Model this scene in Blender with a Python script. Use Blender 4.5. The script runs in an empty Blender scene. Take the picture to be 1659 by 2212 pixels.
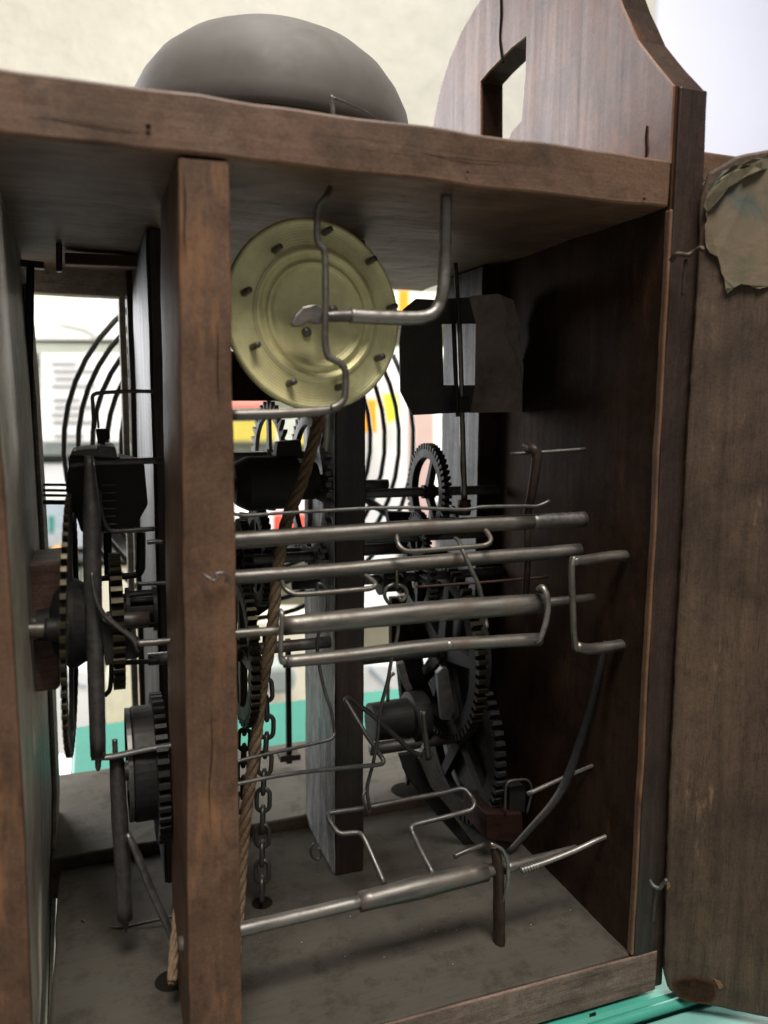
import bpy, bmesh, math, random
import numpy as np
from mathutils import Vector, Matrix

random.seed(7)
SC = bpy.context.scene
COL = SC.collection

# ------------------------------------------------------------------ camera
YAW, PITCH, ROLL, FPX = 0.3516, 0.13074, 0.00805, 1729.5     # photo measured in a 1659 x 2212 grid
ZO = 0.1845                                                  # table top is z = 0
CAM = Vector((0.0, -0.19, ZO))
_cy, _sy, _cp, _sp = math.cos(YAW), math.sin(YAW), math.cos(PITCH), math.sin(PITCH)
FWD = Vector((_sy * _cp, _cy * _cp, -_sp))
RGT0 = Vector((_cy, -_sy, 0))
UP0 = RGT0.cross(FWD)
RGT = math.cos(ROLL) * RGT0 + math.sin(ROLL) * UP0
UPV = -math.sin(ROLL) * RGT0 + math.cos(ROLL) * UP0

cd = bpy.data.cameras.new('camera')
cam = bpy.data.objects.new('camera', cd)
COL.objects.link(cam)
cam.matrix_world = Matrix((
    (RGT.x, UPV.x, -FWD.x, CAM.x), (RGT.y, UPV.y, -FWD.y, CAM.y), (RGT.z, UPV.z, -FWD.z, CAM.z), (0, 0, 0, 1)))
cd.sensor_fit = 'HORIZONTAL'
cd.sensor_width = 36.0
cd.lens = FPX * 36.0 / 1659.0
cd.clip_start = 0.005
cd.clip_end = 60
cd.dof.use_dof = True
cd.dof.focus_distance = 0.27
cd.dof.aperture_fstop = 16.0
SC.camera = cam

# ------------------------------------------------------------------ light
SC.view_settings.view_transform = 'Standard'
SC.view_settings.look = 'None'
SC.view_settings.exposure = 0.12
SC.view_settings.gamma = 1.0
SC.render.engine = 'CYCLES'
SC.cycles.max_bounces = 6
SC.cycles.use_denoising = True
w = bpy.data.worlds.new('World')
SC.world = w
w.use_nodes = True
w.node_tree.nodes['Background'].inputs[0].default_value = (1.0, 0.95, 0.90, 1)
w.node_tree.nodes['Background'].inputs[1].default_value = 0.15


def area(name, loc, target, size, size_y, power, color):
    l = bpy.data.lights.new(name, 'AREA')
    l.shape = 'RECTANGLE'
    l.size, l.size_y = size, size_y
    l.energy = power
    l.color = color
    o = bpy.data.objects.new(name, l)
    COL.objects.link(o)
    o.location = loc
    d = Vector(target) - Vector(loc)
    o.rotation_euler = d.to_track_quat('-Z', 'Y').to_euler()
    return o


area('window_light', (-0.50, 1.10, ZO + 0.30), (0.05, 0.15, ZO), 0.5, 0.8, 14, (0.95, 0.96, 1.0))
area('back_fill', (1.18, 0.92, ZO + 0.12), (0.0, 0.1, ZO), 0.45, 0.5, 22, (1.0, 0.96, 0.90))  # unseen fill, added for the light the bright background throws on the clock
area('ceiling_light', (0.0, -0.62, ZO + 1.35), (0.05, 0.0, ZO), 0.7, 0.45, 33, (1.0, 0.94, 0.86))
area('shelf_fill', (0.2, 0.45, ZO + 1.55), (0.25, 1.6, ZO - 0.2), 1.6, 0.4, 36, (1.0, 0.98, 0.93))  # unseen fill above the frame, added to brighten the wall and shelf
area('wall_fill', (1.7, 0.7, ZO + 1.0), (1.3, 1.76, ZO + 0.6), 0.7, 0.7, 10, (0.90, 0.92, 1.0))  # unseen fill, added to brighten the white wall at the right


# ------------------------------------------------------------------ photo grid -> places at a given depth
def ray(x, y):
    return FWD * FPX + RGT * (x - 829.5) - UPV * (y - 1106)


def PY(x, y, Y):
    d = ray(x, y)
    return CAM + d * ((Y - CAM.y) / d.y)


def PX(x, y, X):
    d = ray(x, y)
    return CAM + d * ((X - CAM.x) / d.x)


def PZ(x, y, Z):
    d = ray(x, y)
    return CAM + d * ((Z - CAM.z) / d.z)


def MM(px, Y):                       # size of px grid units at depth Y, in metres
    return px * (Y + 0.19) / FPX * 1.02


# ------------------------------------------------------------------ materials
MATS = {}


def newmat(name):
    m = bpy.data.materials.new(name)
    m.use_nodes = True
    nt = m.node_tree
    b = nt.nodes['Principled BSDF']
    MATS[name] = m
    return m, nt, b


def N(nt, t, **kw):
    n = nt.nodes.new(t)
    for k, v in kw.items():
        if k in n.inputs.keys():
            n.inputs[k].default_value = v
        else:
            setattr(n, k, v)
    return n


def ramp(nt, src, stops):
    r = nt.nodes.new('ShaderNodeValToRGB')
    e = r.color_ramp.elements
    while len(e) < len(stops):
        e.new(0.5)
    for i, (p, c) in enumerate(stops):
        e[i].position = p
        e[i].color = (*c, 1) if len(c) == 3 else c
    nt.links.new(src, r.inputs[0])
    return r


def mixc(nt, a, b, fac, mode='MIX'):
    m = nt.nodes.new('ShaderNodeMix')
    m.data_type = 'RGBA'
    m.blend_type = mode
    for sock, v in ((m.inputs[0], fac), (m.inputs[6], a), (m.inputs[7], b)):
        if isinstance(v, bpy.types.NodeSocket):
            nt.links.new(v, sock)
        elif isinstance(v, (int, float)):
            sock.default_value = v
        else:
            sock.default_value = (*v, 1)
    return m.outputs[2]


def wood(name, axis, dark, mid, light, rough=0.5, scale=1.0, worn=None, worn_amt=0.0, dust=0.0, dustc=(.17, .16, .15), bump=0.35, spec=0.4, edge=None, calm=0.0, dmin=.2):
    m, nt, b = newmat(name)
    tc = N(nt, 'ShaderNodeTexCoord')
    mp = N(nt, 'ShaderNodeMapping')
    s = [420 * scale, 420 * scale, 420 * scale]
    s['XYZ'.index(axis)] = 22 * scale
    mp.inputs['Scale'].default_value = s
    nt.links.new(tc.outputs['Object'], mp.inputs[0])
    g = N(nt, 'ShaderNodeTexNoise', Scale=1.0, Detail=6.0, Roughness=0.65, Distortion=0.6)
    nt.links.new(mp.outputs[0], g.inputs['Vector'])
    c1 = ramp(nt, g.outputs[0], [(0.30, dark), (0.52, mid), (0.75, light)])
    bl = N(nt, 'ShaderNodeTexNoise', Scale=38.0, Detail=5.0, Roughness=0.6)
    nt.links.new(tc.outputs['Object'], bl.inputs['Vector'])
    blr = ramp(nt, bl.outputs[0], [(0.32, (0.5, 0.48, 0.46)), (0.62, (1.15, 1.12, 1.08))])
    base = c1.outputs[0]
    if calm: base = mixc(nt, base, mid, calm)
    col = mixc(nt, base, blr.outputs[0], 0.8, 'MULTIPLY')
    sm = N(nt, 'ShaderNodeTexNoise', Scale=1400.0, Detail=3.0)
    nt.links.new(tc.outputs['Object'], sm.inputs['Vector'])
    smr = ramp(nt, sm.outputs[0], [(0.35, (0.72, 0.72, 0.72)), (0.65, (1.2, 1.2, 1.2))])
    col = mixc(nt, col, smr.outputs[0], 0.6, 'MULTIPLY')
    if worn:
        mp2 = N(nt, 'ShaderNodeMapping')
        s2 = [130, 130, 130]
        s2['XYZ'.index(axis)] = 30
        mp2.inputs['Scale'].default_value = s2
        mp2.inputs['Location'].default_value = (3.3, 1.7, 5.1)
        nt.links.new(tc.outputs['Object'], mp2.inputs[0])
        wn = N(nt, 'ShaderNodeTexNoise', Scale=1.0, Detail=7.0, Roughness=0.7)
        nt.links.new(mp2.outputs[0], wn.inputs['Vector'])
        wr = ramp(nt, wn.outputs[0], [(0.62 - worn_amt * 0.25, (0, 0, 0)), (0.74, (1, 1, 1))])
        col = mixc(nt, col, worn, wr.outputs[0])
    if dust:
        ge = N(nt, 'ShaderNodeNewGeometry')
        sx = N(nt, 'ShaderNodeSeparateXYZ')
        nt.links.new(ge.outputs['True Normal'], sx.inputs[0])
        dn = N(nt, 'ShaderNodeTexNoise', Scale=60.0, Detail=8.0, Roughness=0.7)
        nt.links.new(tc.outputs['Object'], dn.inputs['Vector'])
        dr = ramp(nt, dn.outputs[0], [(0.25, (dmin,) * 3), (0.7, (1, 1, 1))])
        mu = N(nt, 'ShaderNodeMath', operation='MULTIPLY')
        mu.use_clamp = True
        nt.links.new(sx.outputs[2], mu.inputs[0])
        nt.links.new(dr.outputs[0], mu.inputs[1])
        mu2 = N(nt, 'ShaderNodeMath', operation='MULTIPLY')
        mu2.use_clamp = True
        mu2.inputs[1].default_value = dust
        nt.links.new(mu.outputs[0], mu2.inputs[0])
        col = mixc(nt, col, dustc, mu2.outputs[0])
    mp3 = N(nt, 'ShaderNodeMapping')
    s3 = [2600, 2600, 2600]
    s3['XYZ'.index(axis)] = 160
    mp3.inputs['Scale'].default_value = s3
    nt.links.new(tc.outputs['Object'], mp3.inputs[0])
    po = N(nt, 'ShaderNodeTexNoise', Scale=1.0, Detail=2.0)
    nt.links.new(mp3.outputs[0], po.inputs['Vector'])
    por = ramp(nt, po.outputs[0], [(0.30, (0.35, 0.33, 0.32)), (0.42, (1, 1, 1))])
    col = mixc(nt, col, por.outputs[0], 0.7 * (1 - calm), 'MULTIPLY')
    gr = N(nt, 'ShaderNodeTexNoise', Scale=110.0, Detail=9.0, Roughness=0.75)
    nt.links.new(tc.outputs['Object'], gr.inputs['Vector'])
    grr = ramp(nt, gr.outputs[0], [(0.36, (0.45, 0.42, 0.40)), (0.50, (1, 1, 1))])
    col = mixc(nt, col, grr.outputs[0], 0.6, 'MULTIPLY')
    if edge:
        bv = N(nt, 'ShaderNodeBevel', Radius=0.0011)
        bv.samples = 4
        gn = N(nt, 'ShaderNodeNewGeometry')
        dt = N(nt, 'ShaderNodeVectorMath', operation='DOT_PRODUCT')
        nt.links.new(bv.outputs[0], dt.inputs[0])
        nt.links.new(gn.outputs['True Normal'], dt.inputs[1])
        er = ramp(nt, dt.outputs['Value'], [(0.86, (1, 1, 1)), (0.985, (0, 0, 0))])
        en = ramp(nt, bl.outputs[0], [(0.38, (0.15, 0.15, 0.15)), (0.60, (0.9, 0.9, 0.9))])
        ef = mixc(nt, er.outputs[0], en.outputs[0], 1.0, 'MULTIPLY')
        col = mixc(nt, col, edge, ef)
    nt.links.new(col, b.inputs['Base Color'])
    rr = ramp(nt, g.outputs[0], [(0.2, (rough + .12,) * 3), (0.8, (rough - .08,) * 3)])
    nt.links.new(rr.outputs[0], b.inputs['Roughness'])
    b.inputs['Specular IOR Level'].default_value = spec
    bp = N(nt, 'ShaderNodeBump', Strength=bump, Distance=0.0006)
    ad = mixc(nt, g.outputs[0], sm.outputs[0], 0.3)
    nt.links.new(ad, bp.inputs['Height'])
    nt.links.new(bp.outputs[0], b.inputs['Normal'])
    return m


def metal(name, base, rust, rough=0.42, metallic=0.85, rust_amt=0.4, scale=420.0, bump=0.25, spots=None, axis_stretch=None):
    m, nt, b = newmat(name)
    tc = N(nt, 'ShaderNodeTexCoord')
    n1 = N(nt, 'ShaderNodeTexNoise', Scale=scale, Detail=7.0, Roughness=0.7)
    n2 = N(nt, 'ShaderNodeTexNoise', Scale=scale * 0.22, Detail=5.0, Roughness=0.65)
    src = tc.outputs['Object']
    if axis_stretch:
        mp = N(nt, 'ShaderNodeMapping')
        mp.inputs['Scale'].default_value = axis_stretch
        nt.links.new(src, mp.inputs[0])
        src = mp.outputs[0]
    nt.links.new(src, n1.inputs['Vector'])
    nt.links.new(tc.outputs['Object'], n2.inputs['Vector'])
    r1 = ramp(nt, n1.outputs[0], [(0.3, tuple(c * 0.72 for c in base)), (0.7, tuple(min(1, c * 1.22) for c in base))])
    r2 = ramp(nt, n2.outputs[0], [(0.60 - rust_amt * 0.3, (0, 0, 0)), (0.80 - rust_amt * 0.3, (1, 1, 1))])
    col = mixc(nt, r1.outputs[0], rust, r2.outputs[0])
    nt.links.new(col, b.inputs['Base Color'])
    mr = ramp(nt, r2.outputs[0], [(0, (metallic,) * 3), (1, (metallic * 0.35,) * 3)])
    nt.links.new(mr.outputs[0], b.inputs['Metallic'])
    rr = ramp(nt, n1.outputs[0], [(0.25, (rough - 0.1,) * 3), (0.75, (rough + 0.18,) * 3)])
    nt.links.new(rr.outputs[0], b.inputs['Roughness'])
    bp = N(nt, 'ShaderNodeBump', Strength=bump, Distance=0.0003)
    nt.links.new(n1.outputs[0], bp.inputs['Height'])
    nt.links.new(bp.outputs[0], b.inputs['Normal'])
    return m


def plain(name, col, rough=0.6, var=0.15, scale=60.0, metallic=0.0, bump=0.1, bdist=0.0004, spec=0.4):
    m, nt, b = newmat(name)
    tc = N(nt, 'ShaderNodeTexCoord')
    n1 = N(nt, 'ShaderNodeTexNoise', Scale=scale, Detail=6.0, Roughness=0.65)
    nt.links.new(tc.outputs['Object'], n1.inputs['Vector'])
    r = ramp(nt, n1.outputs[0], [(0.3, tuple(c * (1 - var) for c in col)), (0.7, tuple(min(1, c * (1 + var)) for c in col))])
    nt.links.new(r.outputs[0], b.inputs['Base Color'])
    b.inputs['Roughness'].default_value = rough
    b.inputs['Metallic'].default_value = metallic
    b.inputs['Specular IOR Level'].default_value = spec
    bp = N(nt, 'ShaderNodeBump', Strength=bump, Distance=bdist)
    nt.links.new(n1.outputs[0], bp.inputs['Height'])
    nt.links.new(bp.outputs[0], b.inputs['Normal'])
    return m


WD = dict(dark=(.072, .038, .024), mid=(.130, .076, .049), light=(.17, .102, .066), edge=(.27, .135, .07), calm=.7)
wood('oak_up', 'Z', **WD, rough=.55, spec=.3, bump=.2, worn=(.26, .13, .06), worn_amt=.35)
wood('oak_along', 'X', **WD, rough=.52, worn=(.25, .15, .09), worn_amt=.15, dust=.85)
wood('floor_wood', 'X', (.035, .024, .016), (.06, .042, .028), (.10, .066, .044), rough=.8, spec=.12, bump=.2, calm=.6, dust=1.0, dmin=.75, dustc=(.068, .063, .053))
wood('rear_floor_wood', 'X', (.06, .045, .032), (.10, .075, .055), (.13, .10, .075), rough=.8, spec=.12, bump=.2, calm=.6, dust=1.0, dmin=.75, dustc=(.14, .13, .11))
wood('edge_oak', 'X', (.10, .066, .055), (.17, .12, .10), (.23, .165, .14), rough=.6, spec=.25)
wood('red_wood', 'Z', (.05, .018, .006), (.10, .038, .012), (.15, .06, .022), rough=.5, spec=.3)
wood('black_wood', 'Z', (.022, .013, .010), (.036, .022, .017), (.055, .034, .027), rough=.45, spec=.45)
wood('dim_silver', 'Z', (.08, .084, .086), (.14, .145, .15), (.22, .23, .24), rough=.55, spec=.3)  # grey carries the light on the far post's side
wood('dark_up', 'Z', (.016, .010, .007), (.032, .020, .015), (.055, .034, .026), rough=.36, spec=.6)
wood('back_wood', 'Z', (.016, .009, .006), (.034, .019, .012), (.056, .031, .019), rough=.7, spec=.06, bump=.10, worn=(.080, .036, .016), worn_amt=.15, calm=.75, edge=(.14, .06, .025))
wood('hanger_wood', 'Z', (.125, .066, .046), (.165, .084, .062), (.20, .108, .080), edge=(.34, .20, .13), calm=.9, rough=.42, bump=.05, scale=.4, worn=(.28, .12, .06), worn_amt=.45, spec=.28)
wood('grey_wood', 'Z', (.34, .32, .26), (.50, .475, .40), (.62, .59, .51), rough=.45, scale=.7, spec=.5)
wood('silver_wood', 'Z', (.05, .05, .05), (.16, .16, .16), (.34, .34, .34), rough=.45, scale=.7, bump=.8, spec=.5, worn=(.46, .47, .47), worn_amt=.7)  # pale grey carries the sheen of the bright background
wood('dull_silver', 'Z', (.016, .015, .015), (.045, .043, .043), (.12, .118, .118), rough=.5, scale=.6, bump=.8, spec=.35)  # duller grey, light on the rear post's side put into the colour
wood('door_wood', 'Z', (.056, .035, .023), (.083, .053, .035), (.115, .074, .050), rough=.62, worn=(.28, .19, .10), worn_amt=.08, scale=.8)
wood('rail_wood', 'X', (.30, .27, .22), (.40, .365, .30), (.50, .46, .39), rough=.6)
wood('red_block', 'X', (.10, .058, .045), (.17, .10, .08), (.22, .14, .11), rough=.5)
metal('steel', (.19, .178, .16), (.11, .088, .068), rough=.42, rust_amt=.36, scale=520.0, bump=.22, axis_stretch=(.12, 1, 1))
metal('steel_bright', (.28, .265, .245), (.17, .142, .115), rough=.40, rust_amt=.28, scale=520.0, bump=.22, axis_stretch=(.12, 1, 1))
metal('iron', (.16, .155, .15), (.07, .05, .04), rough=.45, rust_amt=.35)
metal('black_iron', (.036, .034, .033), (.024, .018, .015), rough=.55, rust_amt=.3, metallic=.6)
metal('gong_steel', (.05, .047, .045), (.03, .027, .025), rough=.5, rust_amt=.2, metallic=.6)
metal('rusty', (.085, .06, .045), (.045, .026, .018), rough=.5, rust_amt=.6)
metal('brass', (.96, .87, .46), (.74, .65, .32), rough=.40, metallic=.5, rust_amt=.35, scale=90, bump=.12)
metal('brass_dark', (.050, .042, .024), (.02, .016, .010), rough=.42, rust_amt=.45)
m_ = MATS['brass']
_nt = m_.node_tree
_tc = N(_nt, 'ShaderNodeTexCoord')
_wv = N(_nt, 'ShaderNodeTexWave', Scale=420.0, Distortion=1.2, Detail=2.0)
_wv.wave_type = 'RINGS'
_wv.rings_direction = 'Y'
_nt.links.new(_tc.outputs['Object'], _wv.inputs['Vector'])
_b2 = N(_nt, 'ShaderNodeBump', Strength=0.25, Distance=0.0002)
_nt.links.new(_wv.outputs['Fac'], _b2.inputs['Height'])
_old = _nt.nodes['Principled BSDF'].inputs['Normal'].links[0].from_socket
_nt.links.new(_old, _b2.inputs['Normal'])
_nt.links.new(_b2.outputs[0], _nt.nodes['Principled BSDF'].inputs['Normal'])
metal('bell_metal', (.098, .087, .080), (.068, .060, .052), rough=.66, metallic=.15, rust_amt=.5, scale=60, bump=.2)
metal('tin', (.06, .05, .043), (.035, .026, .02), rough=.5, metallic=.3, rust_amt=.4)
metal('tin_rust_lit', (.30, .25, .205), (.13, .09, .066), rough=.6, metallic=.1, rust_amt=.4, scale=160)  # rusty tin, lightened to carry the light on the right blade
plain('rope_fibre', (.20, .135, .08), rough=.85, var=.4, scale=900, bump=.6)
plain('teal', (.05, .28, .215), rough=.45, var=.1, scale=30)
plain('teal_pale', (.16, .36, .32), rough=.45, var=.08, scale=20)
plain('chip', (.012, .010, .008), rough=1.0, spec=.05)
plain('wall_cream', (.47, .45, .39), rough=.9, spec=.1, var=.09, scale=11, bump=1.0, bdist=.014)
plain('wall_white', (.62, .62, .69), rough=.9, spec=.1, var=.02, scale=3)
plain('paper_white', (.84, .84, .84), rough=.7, var=.03)
plain('paper_grey', (.40, .40, .43), rough=.7, var=.1)
plain('paper_cream', (.72, .69, .56), rough=.7, var=.05)
plain('paper_green', (.62, .66, .58), rough=.7, var=.05)
plain('shelf_grey', (.30, .34, .33), rough=.6)
plain('shelf_dark', (.10, .11, .11), rough=.6)
plain('blue_grey', (.42, .50, .58), rough=.5, var=.25, scale=14)
plain('yellow', (.74, .62, .12), rough=.5, var=.05)
plain('lime', (.70, .78, .05), rough=.5, var=.05)
plain('orange', (.90, .36, .02), rough=.5, var=.1)
plain('soft_red', (.85, .27, .22), rough=.5, var=.1)
wood('dark_red', 'X', (.018, .008, .006), (.03, .013, .010), (.042, .019, .014), rough=.6, spec=.2)
plain('red', (.85, .12, .08), rough=.5, var=.1)
plain('pink', (.50, .36, .33), rough=.6, var=.05)
plain('cloth_white', (.80, .82, .84), rough=.8, var=.06, scale=25)
plain('bottle_cream', (.70, .67, .50), rough=.35, var=.08)
plain('train_dark', (.016, .0145, .0135), rough=.8, spec=.25)  # near-black puts the interior's darkness into gears and added plates
plain('moss', (.125, .105, .065), rough=.85, var=.35, scale=160, bump=.5)


def label_mat():                                       # torn old paper with a blurred grey-green print
    m, nt, b = newmat('old_label')
    tc = N(nt, 'ShaderNodeTexCoord')
    n1 = N(nt, 'ShaderNodeTexNoise', Scale=42.0, Detail=7.0, Roughness=0.6)
    nt.links.new(tc.outputs['Object'], n1.inputs['Vector'])
    r = ramp(nt, n1.outputs[0], [(0.30, (.05, .062, .064)), (0.40, (.085, .095, .078)), (0.46, (.135, .108, .070)), (0.62, (.165, .122, .078)), (0.72, (.11, .098, .06))])
    nt.links.new(r.outputs[0], b.inputs['Base Color'])
    b.inputs['Roughness'].default_value = .8
    n2 = N(nt, 'ShaderNodeTexNoise', Scale=110.0, Detail=6.0, Roughness=0.55, Distortion=.8)
    nt.links.new(tc.outputs['Object'], n2.inputs['Vector'])
    bp = N(nt, 'ShaderNodeBump', Strength=.7, Distance=0.0006)
    nt.links.new(n2.outputs[0], bp.inputs['Height'])
    nt.links.new(bp.outputs[0], b.inputs['Normal'])
    return m


label_mat()


# ------------------------------------------------------------------ object helpers
def tag(o, label=None, cat=None, group=None, kind=None):
    if label: o['label'] = label
    if cat: o['category'] = cat
    if group: o['group'] = group
    if kind: o['kind'] = kind
    return o


def thing(name, loc, label, cat, group=None):
    o = bpy.data.objects.new(name, None)
    o.empty_display_size = 0.01
    COL.objects.link(o)
    o.location = loc
    return tag(o, label, cat, group)


def obj(name, bm, mat, parent=None, bevel=0.0, smooth=False, segs=2):
    """bm is in world space; the object gets its origin at the middle of its mesh"""
    vs = [v.co.copy() for v in bm.verts]
    c = Vector([(min(v[i] for v in vs) + max(v[i] for v in vs)) / 2 for i in range(3)])
    bmesh.ops.translate(bm, verts=bm.verts, vec=-c)
    bmesh.ops.recalc_face_normals(bm, faces=bm.faces)
    me = bpy.data.meshes.new(name)
    bm.to_mesh(me)
    bm.free()
    if smooth:
        for p in me.polygons: p.use_smooth = True
    me.materials.append(MATS[mat])
    o = bpy.data.objects.new(name, me)
    COL.objects.link(o)
    if parent is not None:
        o.parent = parent
        o.location = c - world_loc(parent)
    else:
        o.location = c
    if bevel:
        b = o.modifiers.new('bevel', 'BEVEL')
        b.width = bevel
        b.segments = segs
        b.limit_method = 'ANGLE'
    return o


def world_loc(o):
    l = Vector(o.location)
    while o.parent:
        o = o.parent
        l += Vector(o.location)
    return l


def copy_of(src, name, parent, mat4):
    """another object on the same mesh, mat4 in world space (rotation + place)"""
    o = src.copy()
    o.name = name
    COL.objects.link(o)
    o.parent = parent
    loc, rot, sc = mat4.decompose()
    o.location = loc - world_loc(parent)
    o.rotation_mode = 'QUATERNION'
    o.rotation_quaternion = rot
    return o


def prism(a, b):
    """solid between two matching loops of world points"""
    bm = bmesh.new()
    n = len(a)
    va = [bm.verts.new(p) for p in a]
    vb = [bm.verts.new(p) for p in b]
    bm.faces.new(va)
    bm.faces.new(list(reversed(vb)))
    for i in range(n):
        j = (i + 1) % n
        bm.faces.new((va[i], vb[i], vb[j], va[j]))
    return bm


def slabY(poly, Y0, Y1):
    a = [PY(x, y, Y0) for x, y in poly]
    return prism(a, [p + Vector((0, Y1 - Y0, 0)) for p in a])


def slabX(poly, X0, t):
    a = [PX(x, y, X0) for x, y in poly]
    return prism(a, [p + Vector((t, 0, 0)) for p in a])


def box(x0, x1, y0, y1, z0, z1):
    bm = bmesh.new()
    m = Matrix.Translation(((x0 + x1) / 2, (y0 + y1) / 2, (z0 + z1) / 2)) @ Matrix.Diagonal((x1 - x0, y1 - y0, z1 - z0, 1))
    bmesh.ops.create_cube(bm, size=1, matrix=m)
    return bm


def wobble(bm, amp, step=0.006, seed=0, axes=(1, 1, 1)):
    """uneven hand-made faces: cut into a grid and push a little"""
    from mathutils import noise
    for ax in range(3):
        lo = min(v.co[ax] for v in bm.verts)
        hi = max(v.co[ax] for v in bm.verts)
        k = min(60, int((hi - lo) / step))
        for i in range(1, k):
            co = Vector((0, 0, 0)); no = Vector((0, 0, 0))
            co[ax] = lo + (hi - lo) * i / k
            no[ax] = 1
            bmesh.ops.bisect_plane(bm, geom=bm.verts[:] + bm.edges[:] + bm.faces[:], plane_co=co, plane_no=no)
    for v in bm.verts:
        p = v.co * 55 + Vector((seed * 3.1, 0, 0))
        q = v.co * 260 + Vector((0, seed * 1.7, 0))
        d = Vector((noise.noise(p), noise.noise(p + Vector((9, 4, 2))), noise.noise(p + Vector((1, 8, 5)))))
        e = Vector((noise.noise(q), noise.noise(q + Vector((9, 4, 2))), noise.noise(q + Vector((1, 8, 5)))))
        dd = d * amp + e * amp * .45
        v.co += Vector((dd[0] * axes[0], dd[1] * axes[1], dd[2] * axes[2]))
    return bm


def smooth_path(P, sub=5):
    out = []
    n = len(P)
    for i in range(n - 1):
        p0 = P[i - 1] if i > 0 else P[i] * 2 - P[i + 1]
        p3 = P[i + 2] if i + 2 < n else P[i + 1] * 2 - P[i]
        p1, p2 = P[i], P[i + 1]
        # centripetal-like tension so that bends stay tight
        for k in range(sub):
            t = k / sub
            m1 = (p2 - p0) * .5
            m2 = (p3 - p1) * .5
            L = (p2 - p1).length
            if m1.length > L: m1 = m1.normalized() * L
            if m2.length > L: m2 = m2.normalized() * L
            h = (2 * t ** 3 - 3 * t ** 2 + 1) * p1 + (t ** 3 - 2 * t ** 2 + t) * m1 + (-2 * t ** 3 + 3 * t ** 2) * p2 + (t ** 3 - t ** 2) * m2
            out.append(h)
    out.append(P[-1])
    return out


def tube_bm(path, radii, seg=10, flat=1.0, up=None, bm=None):
    bm = bm or bmesh.new()
    n = len(path)
    if not hasattr(radii, '__len__'): radii = [radii] * n
    if len(radii) != n:
        radii = list(np.interp(np.linspace(0, 1, n), np.linspace(0, 1, len(radii)), radii))
    t0 = (path[1] - path[0]).normalized()
    u = Vector(up) if up is not None else (Vector((0, 0, 1)) if abs(t0.z) < .9 else Vector((1, 0, 0)))
    u = (u - t0 * u.dot(t0)).normalized()
    rings = []
    for i in range(n):
        if i == 0: t = path[1] - path[0]
        elif i == n - 1: t = path[-1] - path[-2]
        else: t = path[i + 1] - path[i - 1]
        t = t.normalized()
        if up is not None:
            u = Vector(up)
        u = (u - t * u.dot(t)).normalized()
        v = t.cross(u)
        ring = []
        for k in range(seg):
            a = 2 * math.pi * (k + .5) / seg
            ring.append(bm.verts.new(path[i] + (u * math.cos(a) * flat + v * math.sin(a)) * radii[i]))
        rings.append(ring)
    for i in range(n - 1):
        for k in range(seg):
            j = (k + 1) % seg
            bm.faces.new((rings[i][k], rings[i][j], rings[i + 1][j], rings[i + 1][k]))
    bm.faces.new(list(reversed(rings[0])))
    bm.faces.new(rings[-1])
    return bm


def wire(name, pts, dpx, mat, parent=None, seg=10, flat=1.0, up=None, sub=5, jit=0.0):
    """pts: (x, y, Y) in the photo grid and depth; dpx: thickness (one or two values) in grid units"""
    P = [PY(x, y, Y) for x, y, Y in pts]
    mm = lambda px, p: px * (p - CAM).dot(FWD) / FPX
    if len(P) > 2 and sub > 1: P2 = smooth_path(P, sub)
    else:
        P2 = [P[0].lerp(P[-1], k / 12) for k in range(13)] if len(P) == 2 else P
    d = dpx if hasattr(dpx, '__len__') else [dpx, dpx]
    r = [mm(x, P[round(k * (len(P) - 1) / (len(d) - 1))]) / 2 for k, x in enumerate(d)]
    R = list(np.interp(np.linspace(0, 1, len(P2)), np.linspace(0, 1, len(r)), r))
    rnd = random.Random(len(name) + int(pts[0][0]))
    R = [q * (1 + rnd.uniform(-.035, .035)) for q in R]
    if jit:
        P2 = [p + Vector([rnd.uniform(-jit, jit) for _ in range(3)]) for p in P2]
    bm = tube_bm(P2, R, seg=seg, flat=flat, up=up)
    return obj(name, bm, mat, parent, smooth=seg > 4, bevel=0.0 if seg > 4 else R[0] * .18)


def lathe(center, axis, prof, seg=48, ref=None):
    """prof: (radius, height along axis)"""
    bm = bmesh.new()
    a = Vector(axis).normalized()
    u = a.orthogonal().normalized() if ref is None else (Vector(ref) - a * Vector(ref).dot(a)).normalized()
    v = a.cross(u)
    rings = []
    for r, h in prof:
        if r < 1e-7:
            rings.append([bm.verts.new(center + a * h)])
        else:
            rings.append([bm.verts.new(center + a * h + (u * math.cos(2 * math.pi * k / seg) + v * math.sin(2 * math.pi * k / seg)) * r) for k in range(seg)])
    for A, B in zip(rings[:-1], rings[1:]):
        for k in range(seg):
            j = (k + 1) % seg
            if len(A) == 1 and len(B) == 1: continue
            if len(A) == 1: bm.faces.new((A[0], B[j], B[k]))
            elif len(B) == 1: bm.faces.new((A[k], A[j], B[0]))
            else: bm.faces.new((A[k], A[j], B[j], B[k]))
    return bm


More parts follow.
